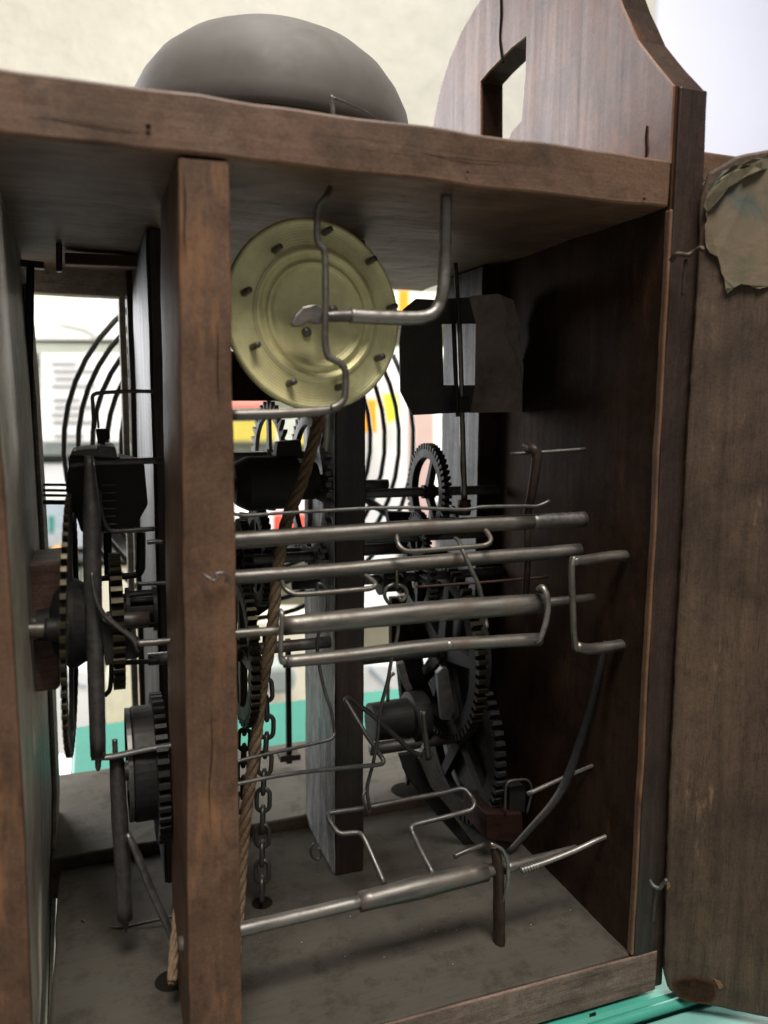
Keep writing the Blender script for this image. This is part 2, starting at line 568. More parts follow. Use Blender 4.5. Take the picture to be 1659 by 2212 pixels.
def gear(name, label, c, axis, R, teeth, thick=.0026, tooth=.0022, rim=.16, spokes=4, hub=.16, mat='brass_dark', arbor=None,
         cat='gear', group=None, rot=0.0, pointed=False, amat='iron', tmat=None):
    """a toothed wheel: rim, spokes and hub in one body, each tooth an object of its own"""
    c = Vector(c)
    a = Vector(axis).normalized()
    u = Vector((0, 0, 1))
    u = (u - a * u.dot(a)).normalized()
    v = a.cross(u)
    t = thing(name, c, label, cat, group)
    Rr = R - tooth
    h = thick / 2
    # rim
    bm = lathe(c, a, [(Rr * (1 - rim), -h), (Rr, -h), (Rr, h), (Rr * (1 - rim), h), (Rr * (1 - rim), -h)], seg=56, ref=u)
    bmesh.ops.remove_doubles(bm, verts=bm.verts, dist=1e-7)
    obj('rim', bm, mat, t, bevel=.0002)
    bm = lathe(c, a, [(0, -h * 1.7), (Rr * hub, -h * 1.7), (Rr * hub, h * 1.7), (0, h * 1.7)], seg=24, ref=u)
    obj('hub', bm, mat, t, bevel=.0002)
    for k in range(spokes):
        an = rot + 2 * math.pi * k / spokes
        d = u * math.cos(an) + v * math.sin(an)
        e = a.cross(d)
        p0, p1 = c + d * Rr * hub * .8, c + d * Rr * (1 - rim * .6)
        w0, w1 = Rr * .10, Rr * .065
        f = [p0 + e * w0 - a * h * .8, p1 + e * w1 - a * h * .8, p1 - e * w1 - a * h * .8, p0 - e * w0 - a * h * .8]
        obj('spoke', prism(f, [q + a * h * 1.6 for q in f]), mat, t, bevel=.0002)
    # one tooth, then copies that share its mesh
    wt = math.pi * R / teeth * .52
    first = None
    for k in range(teeth):
        an = rot + 2 * math.pi * k / teeth
        M = Matrix((( *(u * math.cos(an) + v * math.sin(an)), 0), (*(a.cross(u * math.cos(an) + v * math.sin(an))), 0), (*a, 0), (0, 0, 0, 1))).transposed()
        d = u * math.cos(an) + v * math.sin(an)
        M = Matrix.Translation(c + d * (Rr + tooth * .4)) @ M
        if first is None:
            bm = bmesh.new()
            x0, x1 = -tooth * .5, tooth * .6
            tp = .12 if pointed else .75
            pts = [(x0, -wt), (x1 * .5, -wt * (.7 if pointed else 1)), (x1, -wt * tp), (x1, wt * tp), (x1 * .5, wt * (.7 if pointed else 1)), (x0, wt)]
            A = [bm.verts.new((x, y, -h * .97)) for x, y in pts]
            B = [bm.verts.new((x, y, h * .97)) for x, y in pts]
            bm.faces.new(list(reversed(A))); bm.faces.new(B)
            for i in range(6):
                j = (i + 1) % 6
                bm.faces.new((A[i], A[j], B[j], B[i]))
            me = bpy.data.meshes.new('tooth')
            bm.to_mesh(me); bm.free()
            me.materials.append(MATS[tmat or mat])
            first = bpy.data.objects.new('tooth', me)
            COL.objects.link(first)
            first.parent = t
            loc, rq, s = M.decompose()
            first.location = loc - c
            first.rotation_mode = 'QUATERNION'
            first.rotation_quaternion = rq
        else:
            copy_of(first, 'tooth', t, M)
    if arbor:
        a0, a1, ra = arbor
        obj('arbor', tube_bm([c + a * (a0 + (a1 - a0) * k / 6) for k in range(7)], ra, seg=12), amat, t, smooth=True)
    return t


def pinion(parent, c, axis, R, L, n=8, mat='iron'):
    """lantern pinion: two end discs and a cage of pins"""
    a = Vector(axis).normalized()
    for s in (-1, 1):
        obj('pinion_disc', lathe(c + a * s * L / 2, a, [(0, -.0006), (R * 1.35, -.0006), (R * 1.35, .0006), (0, .0006)], seg=20), mat, parent)
    u = a.orthogonal().normalized(); v = a.cross(u)
    for k in range(n):
        d = (u * math.cos(2 * math.pi * k / n) + v * math.sin(2 * math.pi * k / n)) * R
        obj('pinion_pin', tube_bm([c + d - a * L / 2, c + d, c + d + a * L / 2], R * .17, seg=8), mat, parent, smooth=True)


def zz(z): return z + ZO


# ================================================================== THE CLOCK CASE
zt0, zt1 = zz(.0552), zz(.0680)
zf, zb = zz(-.170), zz(-.184)
XB = .1535                       # inner face of the back board
case = thing('clock_case', (0.07, 0.09, 0.0), 'open wooden case of an old clock movement, brown boards holding iron rods and gears', 'clock case')

obj('top_board', wobble(box(-.060, XB - .0003, 0, .176, zt0, zt1), .0005, seed=1), 'oak_along', case, bevel=.0007)
# floor boards: main board, raised rear board
obj('front_edge', wobble(box(PZ(111, 2150, zf).x, XB + .0093, -.0012, -.0002, zb + .0003, zf - .0002), .0002, seed=21), 'edge_oak', case, bevel=.0004)
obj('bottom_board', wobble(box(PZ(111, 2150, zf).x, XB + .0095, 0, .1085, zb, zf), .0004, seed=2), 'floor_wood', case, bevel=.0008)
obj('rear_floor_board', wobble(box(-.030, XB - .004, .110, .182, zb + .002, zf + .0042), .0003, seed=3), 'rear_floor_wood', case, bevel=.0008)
# posts
a0 = [PY(385, 352, 0), PY(497, 368, 0), PY(526, 2300, 0), PY(412, 2300, 0)]
for p in a0: p.z = min(p.z, zt0 - .0003) if p.z > zz(0) else p.z
a0[2] = a0[1].lerp(a0[2], (a0[1].z - zf - .0003) / (a0[1].z - a0[2].z))
a0[3] = a0[0].lerp(a0[3], (a0[0].z - zf - .0003) / (a0[0].z - a0[3].z))
a0[0].z = a0[1].z = zt0 - .0003
for p in a0: p.y = .0006
obj('middle_post', wobble(prism(a0, [p + Vector((0, .048, 0)) for p in a0]), .00035, seed=4), 'oak_up', case, bevel=.0006)


def post(name, xl, xr, Y0, Y1, mat, seed, z0=None, z1=None, split=None):
    """xl, xr: left and right edge of its near face at mid height (y=1300)"""
    p, q = PY(xl, 1300, Y0), PY(xr, 1300, Y0)
    return obj(name, wobble(box(p.x, q.x, Y0, Y1, z0 or zf + .0002, z1 or zt0 - .0002), .0004, seed=seed), mat, case, bevel=.0006)


post('rear_post', 343, 372, .079, .167, 'dark_up', 5, z0=zf + .0045)
obj('lit_face', wobble(box(PY(343, 1300, .079).x - .0006, PY(343, 1300, .079).x - .0001, .0795, .1668, zf + .005, zt0 - .001), .0003, seed=15), 'dull_silver', case)  # thin facing that paints the light on the rear post's left side
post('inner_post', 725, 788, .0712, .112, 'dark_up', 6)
obj('lit_face', wobble(box(PY(725, 1300, .0712).x - .0006, PY(725, 1300, .0712).x - .0001, .0716, .1118, zf + .001, zt0 - .001), .0003, seed=16), 'silver_wood', case)  # facing with the glancing reflection on the inner post painted in
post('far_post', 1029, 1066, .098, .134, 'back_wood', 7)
obj('lit_face', wobble(box(PY(1029, 1300, .098).x - .0006, PY(1029, 1300, .098).x - .0001, .0985, .1338, zf + .001, zt0 - .001), .0003, seed=17), 'dim_silver', case)  # facing with the light on the far post's left side painted in
# far side frame: rail under the top board and a stile, the light on them put into a pale colour
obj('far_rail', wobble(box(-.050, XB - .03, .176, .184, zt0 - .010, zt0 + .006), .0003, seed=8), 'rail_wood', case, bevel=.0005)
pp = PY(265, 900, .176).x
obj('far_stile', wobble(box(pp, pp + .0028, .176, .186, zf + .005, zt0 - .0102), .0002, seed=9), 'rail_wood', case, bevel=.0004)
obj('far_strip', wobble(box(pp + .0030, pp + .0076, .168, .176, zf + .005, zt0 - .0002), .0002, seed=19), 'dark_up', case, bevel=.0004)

# dial board seen edge-on: tall grey board, bowed, with a brown strip on its near edge
near = [(-40, 300), (-27, 560), (-8, 840), (11, 1032), (39, 1485), (56, 1780), (72, 2212), (80, 2420)]
far = [(40, 520), (58, 620), (76, 830), (96, 1180), (112, 1480), (121, 1700), (113, 1960), (104, 2230)]
A = [PY(x, y, 0.0006) for x, y in near]
B = [PY(x, y, .146) for x, y in far]
bm = bmesh.new()
grid = []
for i in range(len(A)):
    row = [bm.verts.new(A[i].lerp(B[i], k / 6)) for k in range(7)]
    row2 = [bm.verts.new(A[i].lerp(B[i], k / 6) + Vector((-.007, 0, 0))) for k in range(7)]
    grid.append((row, row2))
for i in range(len(A) - 1):
    for k in range(6):
        bm.faces.new((grid[i][0][k], grid[i][0][k + 1], grid[i + 1][0][k + 1], grid[i + 1][0][k]))
        bm.faces.new((grid[i][1][k], grid[i + 1][1][k], grid[i + 1][1][k + 1], grid[i][1][k + 1]))
    bm.faces.new((grid[i][0][0], grid[i + 1][0][0], grid[i + 1][1][0], grid[i][1][0]))
    bm.faces.new((grid[i][0][6], grid[i][1][6], grid[i + 1][1][6], grid[i + 1][0][6]))
for i in (0, len(A) - 1):
    for k in range(6):
        bm.faces.new((grid[i][0][k], grid[i][1][k], grid[i][1][k + 1], grid[i][0][k + 1]))
obj('dial_board', bm, 'grey_wood', case, smooth=False)
A2 = [p + Vector((0, -.0002, 0)) for p in A]
bm = bmesh.new()
g = []
for p in A2:
    g.append([bm.verts.new(p + Vector(d)) for d in ((0, 0, 0), (-.016, 0, 0), (-.016, -.004, 0), (0, -.004, 0))])
for i in range(len(g) - 1):
    for k in range(4):
        j = (k + 1) % 4
        bm.faces.new((g[i][k], g[i][j], g[i + 1][j], g[i + 1][k]))
bm.faces.new(g[0]); bm.faces.new(list(reversed(g[-1])))
lo, hi = .80, 1.0
fa = [A[i].lerp(B[i], lo) + Vector((.0004, 0, 0)) for i in range(1, len(A))] + [A[i].lerp(B[i], hi) + Vector((.0004, 0, 0)) for i in range(len(A) - 1, 0, -1)]
bm2 = bmesh.new()
m_ = len(A) - 1
va = [bm2.verts.new(p) for p in fa]
vb_ = [bm2.verts.new(p + Vector((.0011, 0, 0))) for p in fa]
for k in range(m_ - 1):
    a_, b_ = k, k + 1
    c_, d_ = 2 * m_ - 2 - k, 2 * m_ - 1 - k
    bm2.faces.new((va[a_], va[b_], va[c_], va[d_]))
    bm2.faces.new((vb_[d_], vb_[c_], vb_[b_], vb_[a_]))
for k in range(2 * m_):
    j_ = (k + 1) % (2 * m_)
    bm2.faces.new((va[k], vb_[k], vb_[j_], va[j_]))
obj('side_batten', bm2, 'rail_wood', case)
obj('edge_strip', bm, 'oak_up', case, bevel=.0006)

# back board with its hanging plate; keyhole cut through
TB = .0092
Zt = zz(.0885)


def back_board():
    """side view outline of the back board in the plane x = XB (horizontal = depth y, vertical = z)"""
    out = [(.0, zf - .0140), (.0, PY(1445, 182, 0).z)]
    for x, y in [(1421, 140), (1400, 113), (1381, 88), (1367, 55), (1350, 18), (1335, -25)]:
        p = PX(x, y, XB); out.append((p.y, p.z))
    tp = PX(1335, -25, XB)
    yl2 = PX(1060, -25, XB).y
    zl2 = PX(1060, -25, XB).z
    out += [(tp.y * (1 - k) + yl2 * k, tp.z * (1 - k) + zl2 * k + .012 * math.sin(math.pi * k)) for k in (.2, .4, .6, .8)]
    for x, y in [(1060, -25), (1030, 20), (1001, 70), (975, 130), (955, 195), (941, 262), (934, 330)]:
        p = PX(x, y, XB); out.append((p.y, p.z))
    yl = out[-1][0]
    out += [(.1345, zt0 - .002), (.1345, zf - .0140)]
    hole = []
    for x, y in [(1042, 330), (1042, 176), (1062, 152), (1080, 134), (1110, 103), (1142, 78), (1140, 160), (1134, 235), (1131, 262), (1108, 288), (1096, 330)]:
        p = PX(x, y, XB); hole.append((p.y, p.z))
    return out, hole


out, hole = back_board()
bm = bmesh.new()
vo = [bm.verts.new((XB, y, z)) for y, z in out]
vh = [bm.verts.new((XB, y, z)) for y, z in hole]
eo = [bm.edges.new((vo[i], vo[(i + 1) % len(vo)])) for i in range(len(vo))]
eh = [bm.edges.new((vh[i], vh[(i + 1) % len(vh)])) for i in range(len(vh))]
bmesh.ops.triangle_fill(bm, use_beauty=True, use_dissolve=False, edges=eo + eh)
ret = bmesh.ops.extrude_face_region(bm, geom=bm.faces[:])
bmesh.ops.translate(bm, verts=[e for e in ret['geom'] if isinstance(e, bmesh.types.BMVert)], vec=(TB, 0, 0))
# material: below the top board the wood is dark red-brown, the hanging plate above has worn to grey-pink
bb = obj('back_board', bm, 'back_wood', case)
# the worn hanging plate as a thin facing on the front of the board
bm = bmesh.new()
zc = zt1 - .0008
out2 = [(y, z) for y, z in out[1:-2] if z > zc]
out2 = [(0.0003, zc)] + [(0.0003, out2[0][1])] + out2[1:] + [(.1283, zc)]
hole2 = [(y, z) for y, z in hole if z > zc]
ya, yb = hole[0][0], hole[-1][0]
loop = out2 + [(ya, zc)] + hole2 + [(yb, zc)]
f = [(XB - .0009, y, z) for y, z in loop]
bm = bmesh.new()
vs = [bm.verts.new(p) for p in f]
es = [bm.edges.new((vs[i], vs[(i + 1) % len(vs)])) for i in range(len(vs))]
bmesh.ops.triangle_fill(bm, use_beauty=True, use_dissolve=False, edges=es)
ret = bmesh.ops.extrude_face_region(bm, geom=bm.faces[:])
bmesh.ops.translate(bm, verts=[e for e in ret['geom'] if isinstance(e, bmesh.types.BMVert)], vec=(.0008, 0, 0))
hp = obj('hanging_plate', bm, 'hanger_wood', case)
# crack running down to the keyhole, cut as a dark sliver standing a hair proud
cr = [PX(x, y, XB - .0011) for x, y in [(1081, -30), (1083, 30), (1080, 80), (1083, 112), (1087, 134)]]
obj('crack', tube_bm(smooth_path(cr, 4), [.00045, .0005, .0004, .0005, .0006], seg=6), 'chip', hp)
cr = [PX(x, y, XB - .0011) for x, y in [(1397, 272), (1395, 300), (1396, 330), (1391, 352)]]
obj('crack', tube_bm(smooth_path(cr, 4), [.0002, .0003, .0003, .0001], seg=6), 'chip', hp)

# dark cover strip along the near edge of the back board
_zb, _zt = zf - .013, PY(1445, 184, 0).z
_q = [Vector((XB + .0006, -.0008, _zb)), Vector((XB + TB + .0030, -.0008, _zb)), Vector((XB + TB + .0018, -.0008, zz(.02))), Vector((XB + TB + .0008, -.0008, _zt)), Vector((XB + .0006, -.0008, _zt))]
obj('corner_strip', wobble(prism(_q, [p + Vector((0, .001, 0)) for p in _q]), .0002, seed=11), 'black_wood', case, bevel=.0009)
obj('inner_strip', wobble(box(XB - .0007, XB + .0003, -.0012, .0012, zf + .0003, zt0 - .0004), .0003, seed=12), 'oak_up', case, bevel=.0006)

# ---- side door, swung open towards the viewer
hx = PY(1441, 2000, -.004).x
dd = Vector((math.cos(math.radians(34)), -math.sin(math.radians(34)), 0))
dn = Vector((dd.y, -dd.x, 0))
H = Vector((hx, -.004, 0))


def door_pt(x, y):
    """where the photo ray meets the plane of the door"""
    d = ray(x, y)
    nrm = Vector((dd.y, -dd.x, 0))
    k = (H - CAM).dot(nrm) / d.dot(nrm)
    return CAM + d * k


def jag(poly, amp, step, seed=1, lim=1659):
    r = random.Random(seed)
    out_ = []
    for (x0, y0), (x1, y1) in zip(poly, poly[1:] + poly[:1]):
        n_ = max(1, int(math.hypot(x1 - x0, y1 - y0) / step)) if min(x0, x1) < lim else 1
        for k in range(n_):
            t_ = k / n_
            out_.append((x0 + (x1 - x0) * t_ + r.uniform(-amp, amp), y0 + (y1 - y0) * t_ + r.uniform(-amp, amp)))
    return out_


dpoly = [(1530, 372), (1513, 430), (1506, 620), (1493, 800), (1480, 1000), (1468, 1250), (1455, 1500), (1444, 1750), (1438, 1950), (1434, 2105), (1442, 2138), (1466, 2160), (1485, 2166), (1560, 2180), (1659, 2201), (1800, 2230), (1800, 300), (1659, 322), (1590, 335)]
dp = [door_pt(x, y) for x, y in jag(dpoly, 1.3, 22, 3)]
thk = Vector((.006 * math.sin(math.radians(34)), .006 * math.cos(math.radians(34)), 0))
door = obj('side_door', prism(dp, [p + thk for p in dp]), 'door_wood', case, bevel=.0009)
lp = [(1524, 440), (1532, 402), (1562, 372), (1610, 352), (1659, 340), (1800, 322), (1800, 625), (1659, 618), (1640, 622), (1600, 617), (1572, 634), (1558, 590), (1546, 560), (1531, 545), (1524, 520)]
lpts = [door_pt(x, y) - thk * (.05 + .22 * abs(math.sin(x * .11 + y * .07))) for x, y in jag(lp, 3.2, 11, 5)]
lab = obj('paper_label', prism(lpts, [p + thk * .03 for p in lpts]), 'old_label', door)
tag(lab, 'torn stained paper label with faded grey-green print')
fp = [(1517, 452), (1530, 418), (1560, 386), (1606, 362), (1659, 350), (1760, 340), (1760, 356), (1659, 368), (1610, 384), (1574, 408), (1548, 440), (1528, 462)]
fq = [door_pt(x, y) - thk * (.30 + .15 * math.sin(x * .2)) for x, y in jag(fp, 2.5, 14, 9)]
obj('label_fold', prism(fq, [p + thk * .2 for p in fq]), 'moss', door)
# chipped corner at the foot of the door, pale bruises on its edge
for poly, mt in (([(1452, 2120), (1500, 2110), (1545, 2122), (1548, 2150), (1535, 2166), (1500, 2165), (1470, 2156)], 'back_wood'), ([(1542, 2114), (1556, 2119), (1562, 2130), (1554, 2136)], 'oak_up'), ([(1440, 1907), (1446, 1904), (1448, 1914), (1441, 1922)], 'oak_up')):
    q = [door_pt(x, y) - thk * .06 for x, y in poly]
    obj('chip', prism(q, [p + thk * .05 for p in q]), mt, door)
# brown board behind the top of the door
obj('door_rail', box(PY(1514, 350, .012).x, .30, .012, .020, PY(1520, 392, .012).z, PY(1520, 326, .012).z), 'oak_along', case, bevel=.0006)
# wire hinges
wire('hinge_wire', [(1450, 563, -.004), (1462, 549, -.006), (1485, 551, -.007), (1500, 544, -.008), (1513, 536, -.010), (1520, 541, -.011)], 11, 'rusty', case)
wire('hinge_wire', [(1404, 1902, -.004), (1412, 1914, -.006), (1424, 1918, -.007), (1434, 1908, -.008), (1440, 1900, -.009)], 9, 'iron', case)
wire('hinge_pin', [(1417, 1912, -.006), (1413, 1955, -.006), (1410, 1990, -.006)], 9, 'dark_up', case)
wire('hinge_pin', [(1482, 560, -.006), (1478, 600, -.006), (1476, 640, -.006)], 9, 'dark_up', case)

# boards of the dial train at the left: two bearing blocks
obj('bearing_block', slabY([(40, 1222), (134, 1212), (140, 1270), (116, 1332), (52, 1343), (38, 1280)], .060, .085), 'red_block', case, bevel=.0006)
obj('bearing_block', slabY([(44, 1384), (126, 1380), (130, 1482), (124, 1490), (48, 1500)], .060, .085), 'red_block', case, bevel=.0006)
# cross bars hanging under the far end of the top board, left bay
obj('hanger_peg', slabY([(120, 480), (134, 480), (134, 586), (121, 586)], .120, .124), 'dark_up', case, bevel=.0004)
obj('cross_bar', slabY([(140, 545), (330, 553), (330, 578), (140, 570)], .128, .134), 'oak_along', case, bevel=.0004)
obj('hanger_peg', slabY([(146, 505), (152, 505), (150, 536), (147, 536)], .135, .138), 'iron', case)
obj('hanger_peg', slabY([(44, 560), (95, 565), (95, 580), (44, 575)], .125, .130), 'dark_up', case, bevel=.0004)
# nail bent over on the middle post
t = case
wire('bent_nail', [(441, 1241, -.0008), (450, 1248, -.0018), (462, 1255, -.0022), (470, 1248, -.0022), (466, 1240, -.002), (482, 1238, -.002), (492, 1246, -.0015), (488, 1258, -.001)], 7, 'iron', t)
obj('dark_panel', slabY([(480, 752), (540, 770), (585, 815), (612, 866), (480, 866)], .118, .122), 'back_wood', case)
# dowel ends / small wooden parts at right in the dark
obj('wood_block', slabY([(1050, 1757), (1129, 1757), (1131, 1800), (1112, 1822), (1052, 1816)], .060, .080), 'dark_red', case, bevel=.0006)
for hx_, hy_, hr in ((320, 274, .0006), (1010, 372, .0003), (1391, 430, .0004)):
    obj('nail_hole', lathe(PY(hx_, hy_, -.0004), (0, -1, 0), [(0, .0002), (hr, .0002), (hr * .9, 0), (0, 0)], seg=14), 'chip', case)
for pts_, rr_ in (([(395, 365), (400, 420), (398, 500), (403, 560)], .00010), ([(472, 700), (470, 800), (474, 880)], .00008), ([(455, 1500), (458, 1620), (452, 1700), (455, 1790)], .00010), ([(60, 250), (160, 262), (260, 280), (330, 288)], .00007), ([(900, 330), (1010, 345), (1120, 352)], .00006)):
    obj('crack', tube_bm(smooth_path([PY(x, y, .0002 if x > 380 and y > 360 else -.0001) for x, y in pts_], 6), [rr_ * .2, rr_, rr_ * 1.3, rr_, rr_ * .2], seg=6), 'chip', case)
# oval rope hole and knots on the floor
obj('rope_hole', lathe(PZ(370, 2118, zf + .0001), (0, 0, 1), [(0, .0001), (.0046, .0001), (.0048, 0)], seg=24), 'chip', case)
obj('chain_hole', lathe(PZ(880, 1706, zf + .0043), (0, 0, 1), [(0, .0001), (.007, .0001), (.0072, 0)], seg=24), 'chip', case)
obj('chain_hole', lathe(PZ(566, 1950, zf + .0001), (0, 0, 1), [(0, .0001), (.0034, .0001), (.0036, 0)], seg=24), 'chip', case)
# debris splinter
spl = wire('splinter', [(176, 1988, .075), (205, 2003, .072), (260, 2004, .066), (320, 1992, .062), (380, 1978, .060)], 6, 'dark_up')
tag(spl, 'thin curved dark twig of wire lying on the dusty floor board', 'wire')
dp_ = []
for k in range(16):
    rx, ry = random.uniform(520, 1250), random.uniform(1960, 2090)
    p = PZ(rx, ry, zf + .0004)
    if 0.003 < p.y < .1:
        dp_.append(p)
bm = bmesh.new()
for p in dp_:
    bmesh.ops.create_icosphere(bm, subdivisions=1, radius=random.uniform(.00012, .0003), matrix=Matrix.Translation(p))
tag(obj('dust_crumbs', bm, 'rail_wood'), 'tiny pale crumbs of dirt on the floor board', 'crumbs', kind='stuff')

# ================================================================== BELL
bc = PY(588, 322, .094)
Rb = MM(284, .094)
prof = [(Rb * .985, -.0010), (Rb * 1.0, .0), (Rb * .995, Rb * .10), (Rb * .965, Rb * .24), (Rb * .90, Rb * .38), (Rb * .80, Rb * .52), (Rb * .66, Rb * .64), (Rb * .50, Rb * .725),
        (Rb * .32, Rb * .775), (Rb * .14, Rb * .797), (0, Rb * .80)]
prof = [(r, h * .94) for r, h in prof]
inner = [(r - .0016 if r > .002 else 0, h - .0015 if i else h) for i, (r, h) in enumerate(prof)]
bell = thing('bell', bc, 'large dull grey dome bell mounted above the top board', 'bell')
obj('bell_dome', lathe(bc, (0.02, 0.0, 1), prof + list(reversed(inner)), seg=96), 'bell_metal', bell, smooth=True)
obj('bell_post', tube_bm([Vector((bc.x, bc.y, zt1 + .0001)), Vector((bc.x, bc.y, bc.z + Rb * .77))], .0022, seg=12), 'iron', bell, smooth=True)
hm = thing('hammer_strap', PY(720, 240, .02), 'small bent steel strap and pin poking up through the top board by the bell', 'hammer strap')
wire('pin', [(716, 207, .030), (718, 225, .030), (721, 262, .030)], [9, 9], 'steel', hm)
wire('strap', [(718, 212, .030), (745, 222, .034), (790, 243, .042), (826, 268, .048)], [13, 9], 'iron', hm, flat=.4)

# ================================================================== BRASS PIN DISC (count wheel) AND ITS LEVERS
dc = PY(684, 681, .024)
nrm = Vector((.16, -.985, .06)).normalized()
Rd = MM(203, .024)
disc = thing('pin_disc', dc, 'round yellow brass disc with raised rings and a circle of short pins', 'brass disc')
pr = [(0, 0), (.10, 0), (.46, 0), (.505, .012), (.525, .035), (.55, .035), (.57, .01), (.59, -.004), (.62, .006), (.645, .036), (.675, .040), (.70, .012), (.74, .002), (.86, -.002), (.93, -.002), (.955, .012), (.975, .012), (1.0, -.01), (1.0, -.05), (0, -.05)]
obj('disc_plate', lathe(dc, nrm, [(r * Rd, h * Rd) for r, h in pr], seg=96), 'brass', disc, smooth=True)


def on_disc(x, y, h=0.0):
    d = ray(x, y)
    k = (dc - CAM).dot(nrm) / d.dot(nrm)
    return CAM + d * k + nrm * h


for x, y in [(592, 541), (700, 503), (795, 566), (526, 633), (545, 750), (623, 829), (728, 838), (813, 775), (840, 667)]:
    p = on_disc(x, y)
    q = p + nrm * .0030 + Vector((.0006, 0, .0004))
    obj('pin', tube_bm([p, p.lerp(q, .5), q], [.00095, .0009, .0008], seg=10), 'iron', disc, smooth=True)
obj('rivet', lathe(on_disc(661, 718, .0002), nrm, [(.0013, -.0003), (.0013, .0006), (.0008, .0011), (0, .0012)], seg=16), 'steel', disc, smooth=True)
hub_c = on_disc(690, 680)
obj('hub_pin', tube_bm([hub_c, hub_c + nrm * .004, hub_c + nrm * .009], [.0016, .0014, .0012], seg=12), 'iron', disc, smooth=True)

arm = thing('cranked_arm', PY(963, 430, .012), 'thick cranked steel arm hanging from the top board and reaching across the brass disc', 'steel arm')
wire('bar', [(964, 418, .010), (963, 480, .010), (961, 563, .011), (957, 625, .011), (950, 655, .012), (935, 677, .012), (910, 686, .012), (870, 687, .012), (833, 686, .012), (790, 684, .012), (757, 682, .012)], [26, 27, 29, 32, 34], 'steel_bright', arm, flat=1.0, seg=12)
wire('bar_tip', [(762, 682, .0122), (725, 683, .0126), (696, 684, .013)], [31, 27], 'iron', arm, flat=.9)
bp = [(704, 664), (680, 656), (655, 662), (638, 680), (630, 698), (634, 706), (652, 704), (668, 694), (682, 700), (704, 699)]
obj('beak', slabY(bp, .0135, .0160), 'steel_bright', arm, bevel=.0004)

lev = thing('detent_lever', PY(703, 600, .008), 'long crooked iron wire lever crossing in front of the brass disc', 'wire lever')
wire('crooked_wire', [(713, 405, .010), (710, 415, .009), (703, 427, .008), (688, 447, .008), (685, 490, .008), (687, 523, .008), (700, 540, .008), (703, 580, .008), (703, 663, .0075), (702, 735, .008), (708, 768, .008), (722, 778, .008), (737, 786, .008), (746, 805, .008), (744, 858, .008), (733, 874, .008), (716, 882, .008)], [13, 15, 15, 16, 16], 'steel', lev, sub=6)
wire('lever_rod', [(495, 897, .010), (600, 894, .010), (690, 888, .010), (738, 880, .010)], [26, 24, 22, 12], 'steel', lev)
wire('hanging_pin', [(706, 884, .020), (706, 930, .020), (704, 975, .020)], [11, 11], 'steel', lev)

# ================================================================== ARBORS (long horizontal rods)
r1 = thing('lifting_arbor', PY(505, 1167, .0280), 'upper thick steel rod with a bent wire loop hanging under it', 'steel rod', 'long steel rods across the open bay')
wire('rod', [(470, 1170, .0280), (700, 1154, .0280), (916, 1139, .0280), (1150, 1127, .0280), (1150, 1127, .0280)][:4], [40, 34, 33], 'steel', r1, seg=14)
wire('rod_end', [(1148, 1126.5, .0280), (1262, 1122, .0280)], [32, 34], 'iron', r1, seg=14)
wire('wire_loop', [(856, 1146, .0280), (858, 1165, .0250), (863, 1180, .0230), (878, 1190, .0220), (920, 1189, .0220), (965, 1185, .0220), (1040, 1179, .0220), (1056, 1174, .0220), (1060, 1164, .0230), (1050, 1147, .0260), (1036, 1138, .0280)], 11, 'steel', r1)
r2 = thing('locking_arbor', PY(505, 1248, .0280), 'second steel rod just below the upper one, its wire loop nearer the wooden post', 'steel rod', 'long steel rods across the open bay')
wire('rod', [(470, 1250, .0280), (700, 1234, .0280), (916, 1215, .0280), (1150, 1197, .0280), (1252, 1189, .0280)], [33, 30], 'steel', r2, seg=14)
wire('wire_loop', [(608, 1248, .0280), (612, 1264, .0250), (620, 1275, .0230), (640, 1284, .0220), (703, 1280, .0220), (760, 1275, .0220), (800, 1271, .0220), (811, 1264, .0220), (805, 1255, .0240), (782, 1238, .0280)], 11.5, 'steel', r2)
wire('wire_hook', [(857, 1232, .0260), (857, 1250, .0250), (858, 1274, .0240)], 8, 'brass_dark', r2)
r3 = thing('strike_arbor', PY(610, 1353, .0180), 'thickest steel rod with a flat bar slung parallel beneath it', 'steel rod', 'long steel rods across the open bay')
wire('rod', [(612, 1352, .0180), (760, 1338, .0180), (940, 1320, .0180), (1178, 1303, .0180)], [43, 46, 46, 42], 'steel', r3, seg=14)
wire('journal', [(480, 1371, .0180), (614, 1361, .0180)], [20, 19], 'steel', r3, seg=14)
wire('journal', [(1176, 1302, .0180), (1284, 1290, .0180)], [19, 17], 'steel', r3, seg=14)
wire('lower_bar', [(612, 1430, .0160), (760, 1415, .0160), (940, 1394, .0160), (1166, 1381, .0160)], [30, 31, 32, 30], 'steel', r3, seg=8, flat=.9)
wire('end_strap', [(620, 1420, .0125), (611, 1432, .0125), (606, 1420, .0125), (607, 1370, .0125), (609, 1330, .0125), (606, 1320, .0140), (600, 1326, .0170)], [14, 14], 'steel_bright', r3, flat=.8)
wire('end_strap', [(1164, 1272, .0170), (1172, 1268, .0140), (1181, 1285, .0125), (1184, 1310, .0125), (1179, 1345, .0125), (1168, 1378, .0125), (1160, 1386, .0140)], [14, 15], 'steel_bright', r3, flat=.8)
obj('rivet', lathe(PY(950, 1322, .018) + Vector((-.0005, -.0024, .0002)), Vector((-.25, -.96, .05)), [(.0022, -.0006), (.0022, -.0003), (.0017, -.0001), (.0014, -.0005), (0, -.0006)], seg=20), 'steel_bright', r3, smooth=True)
obj('rivet', lathe(PY(968, 1391, .016) + Vector((-.0003, -.0016, .0002)), Vector((-.25, -.96, .05)), [(.0012, -.0004), (.0011, .0004), (0, .0006)], seg=16), 'steel_bright', r3, smooth=True)

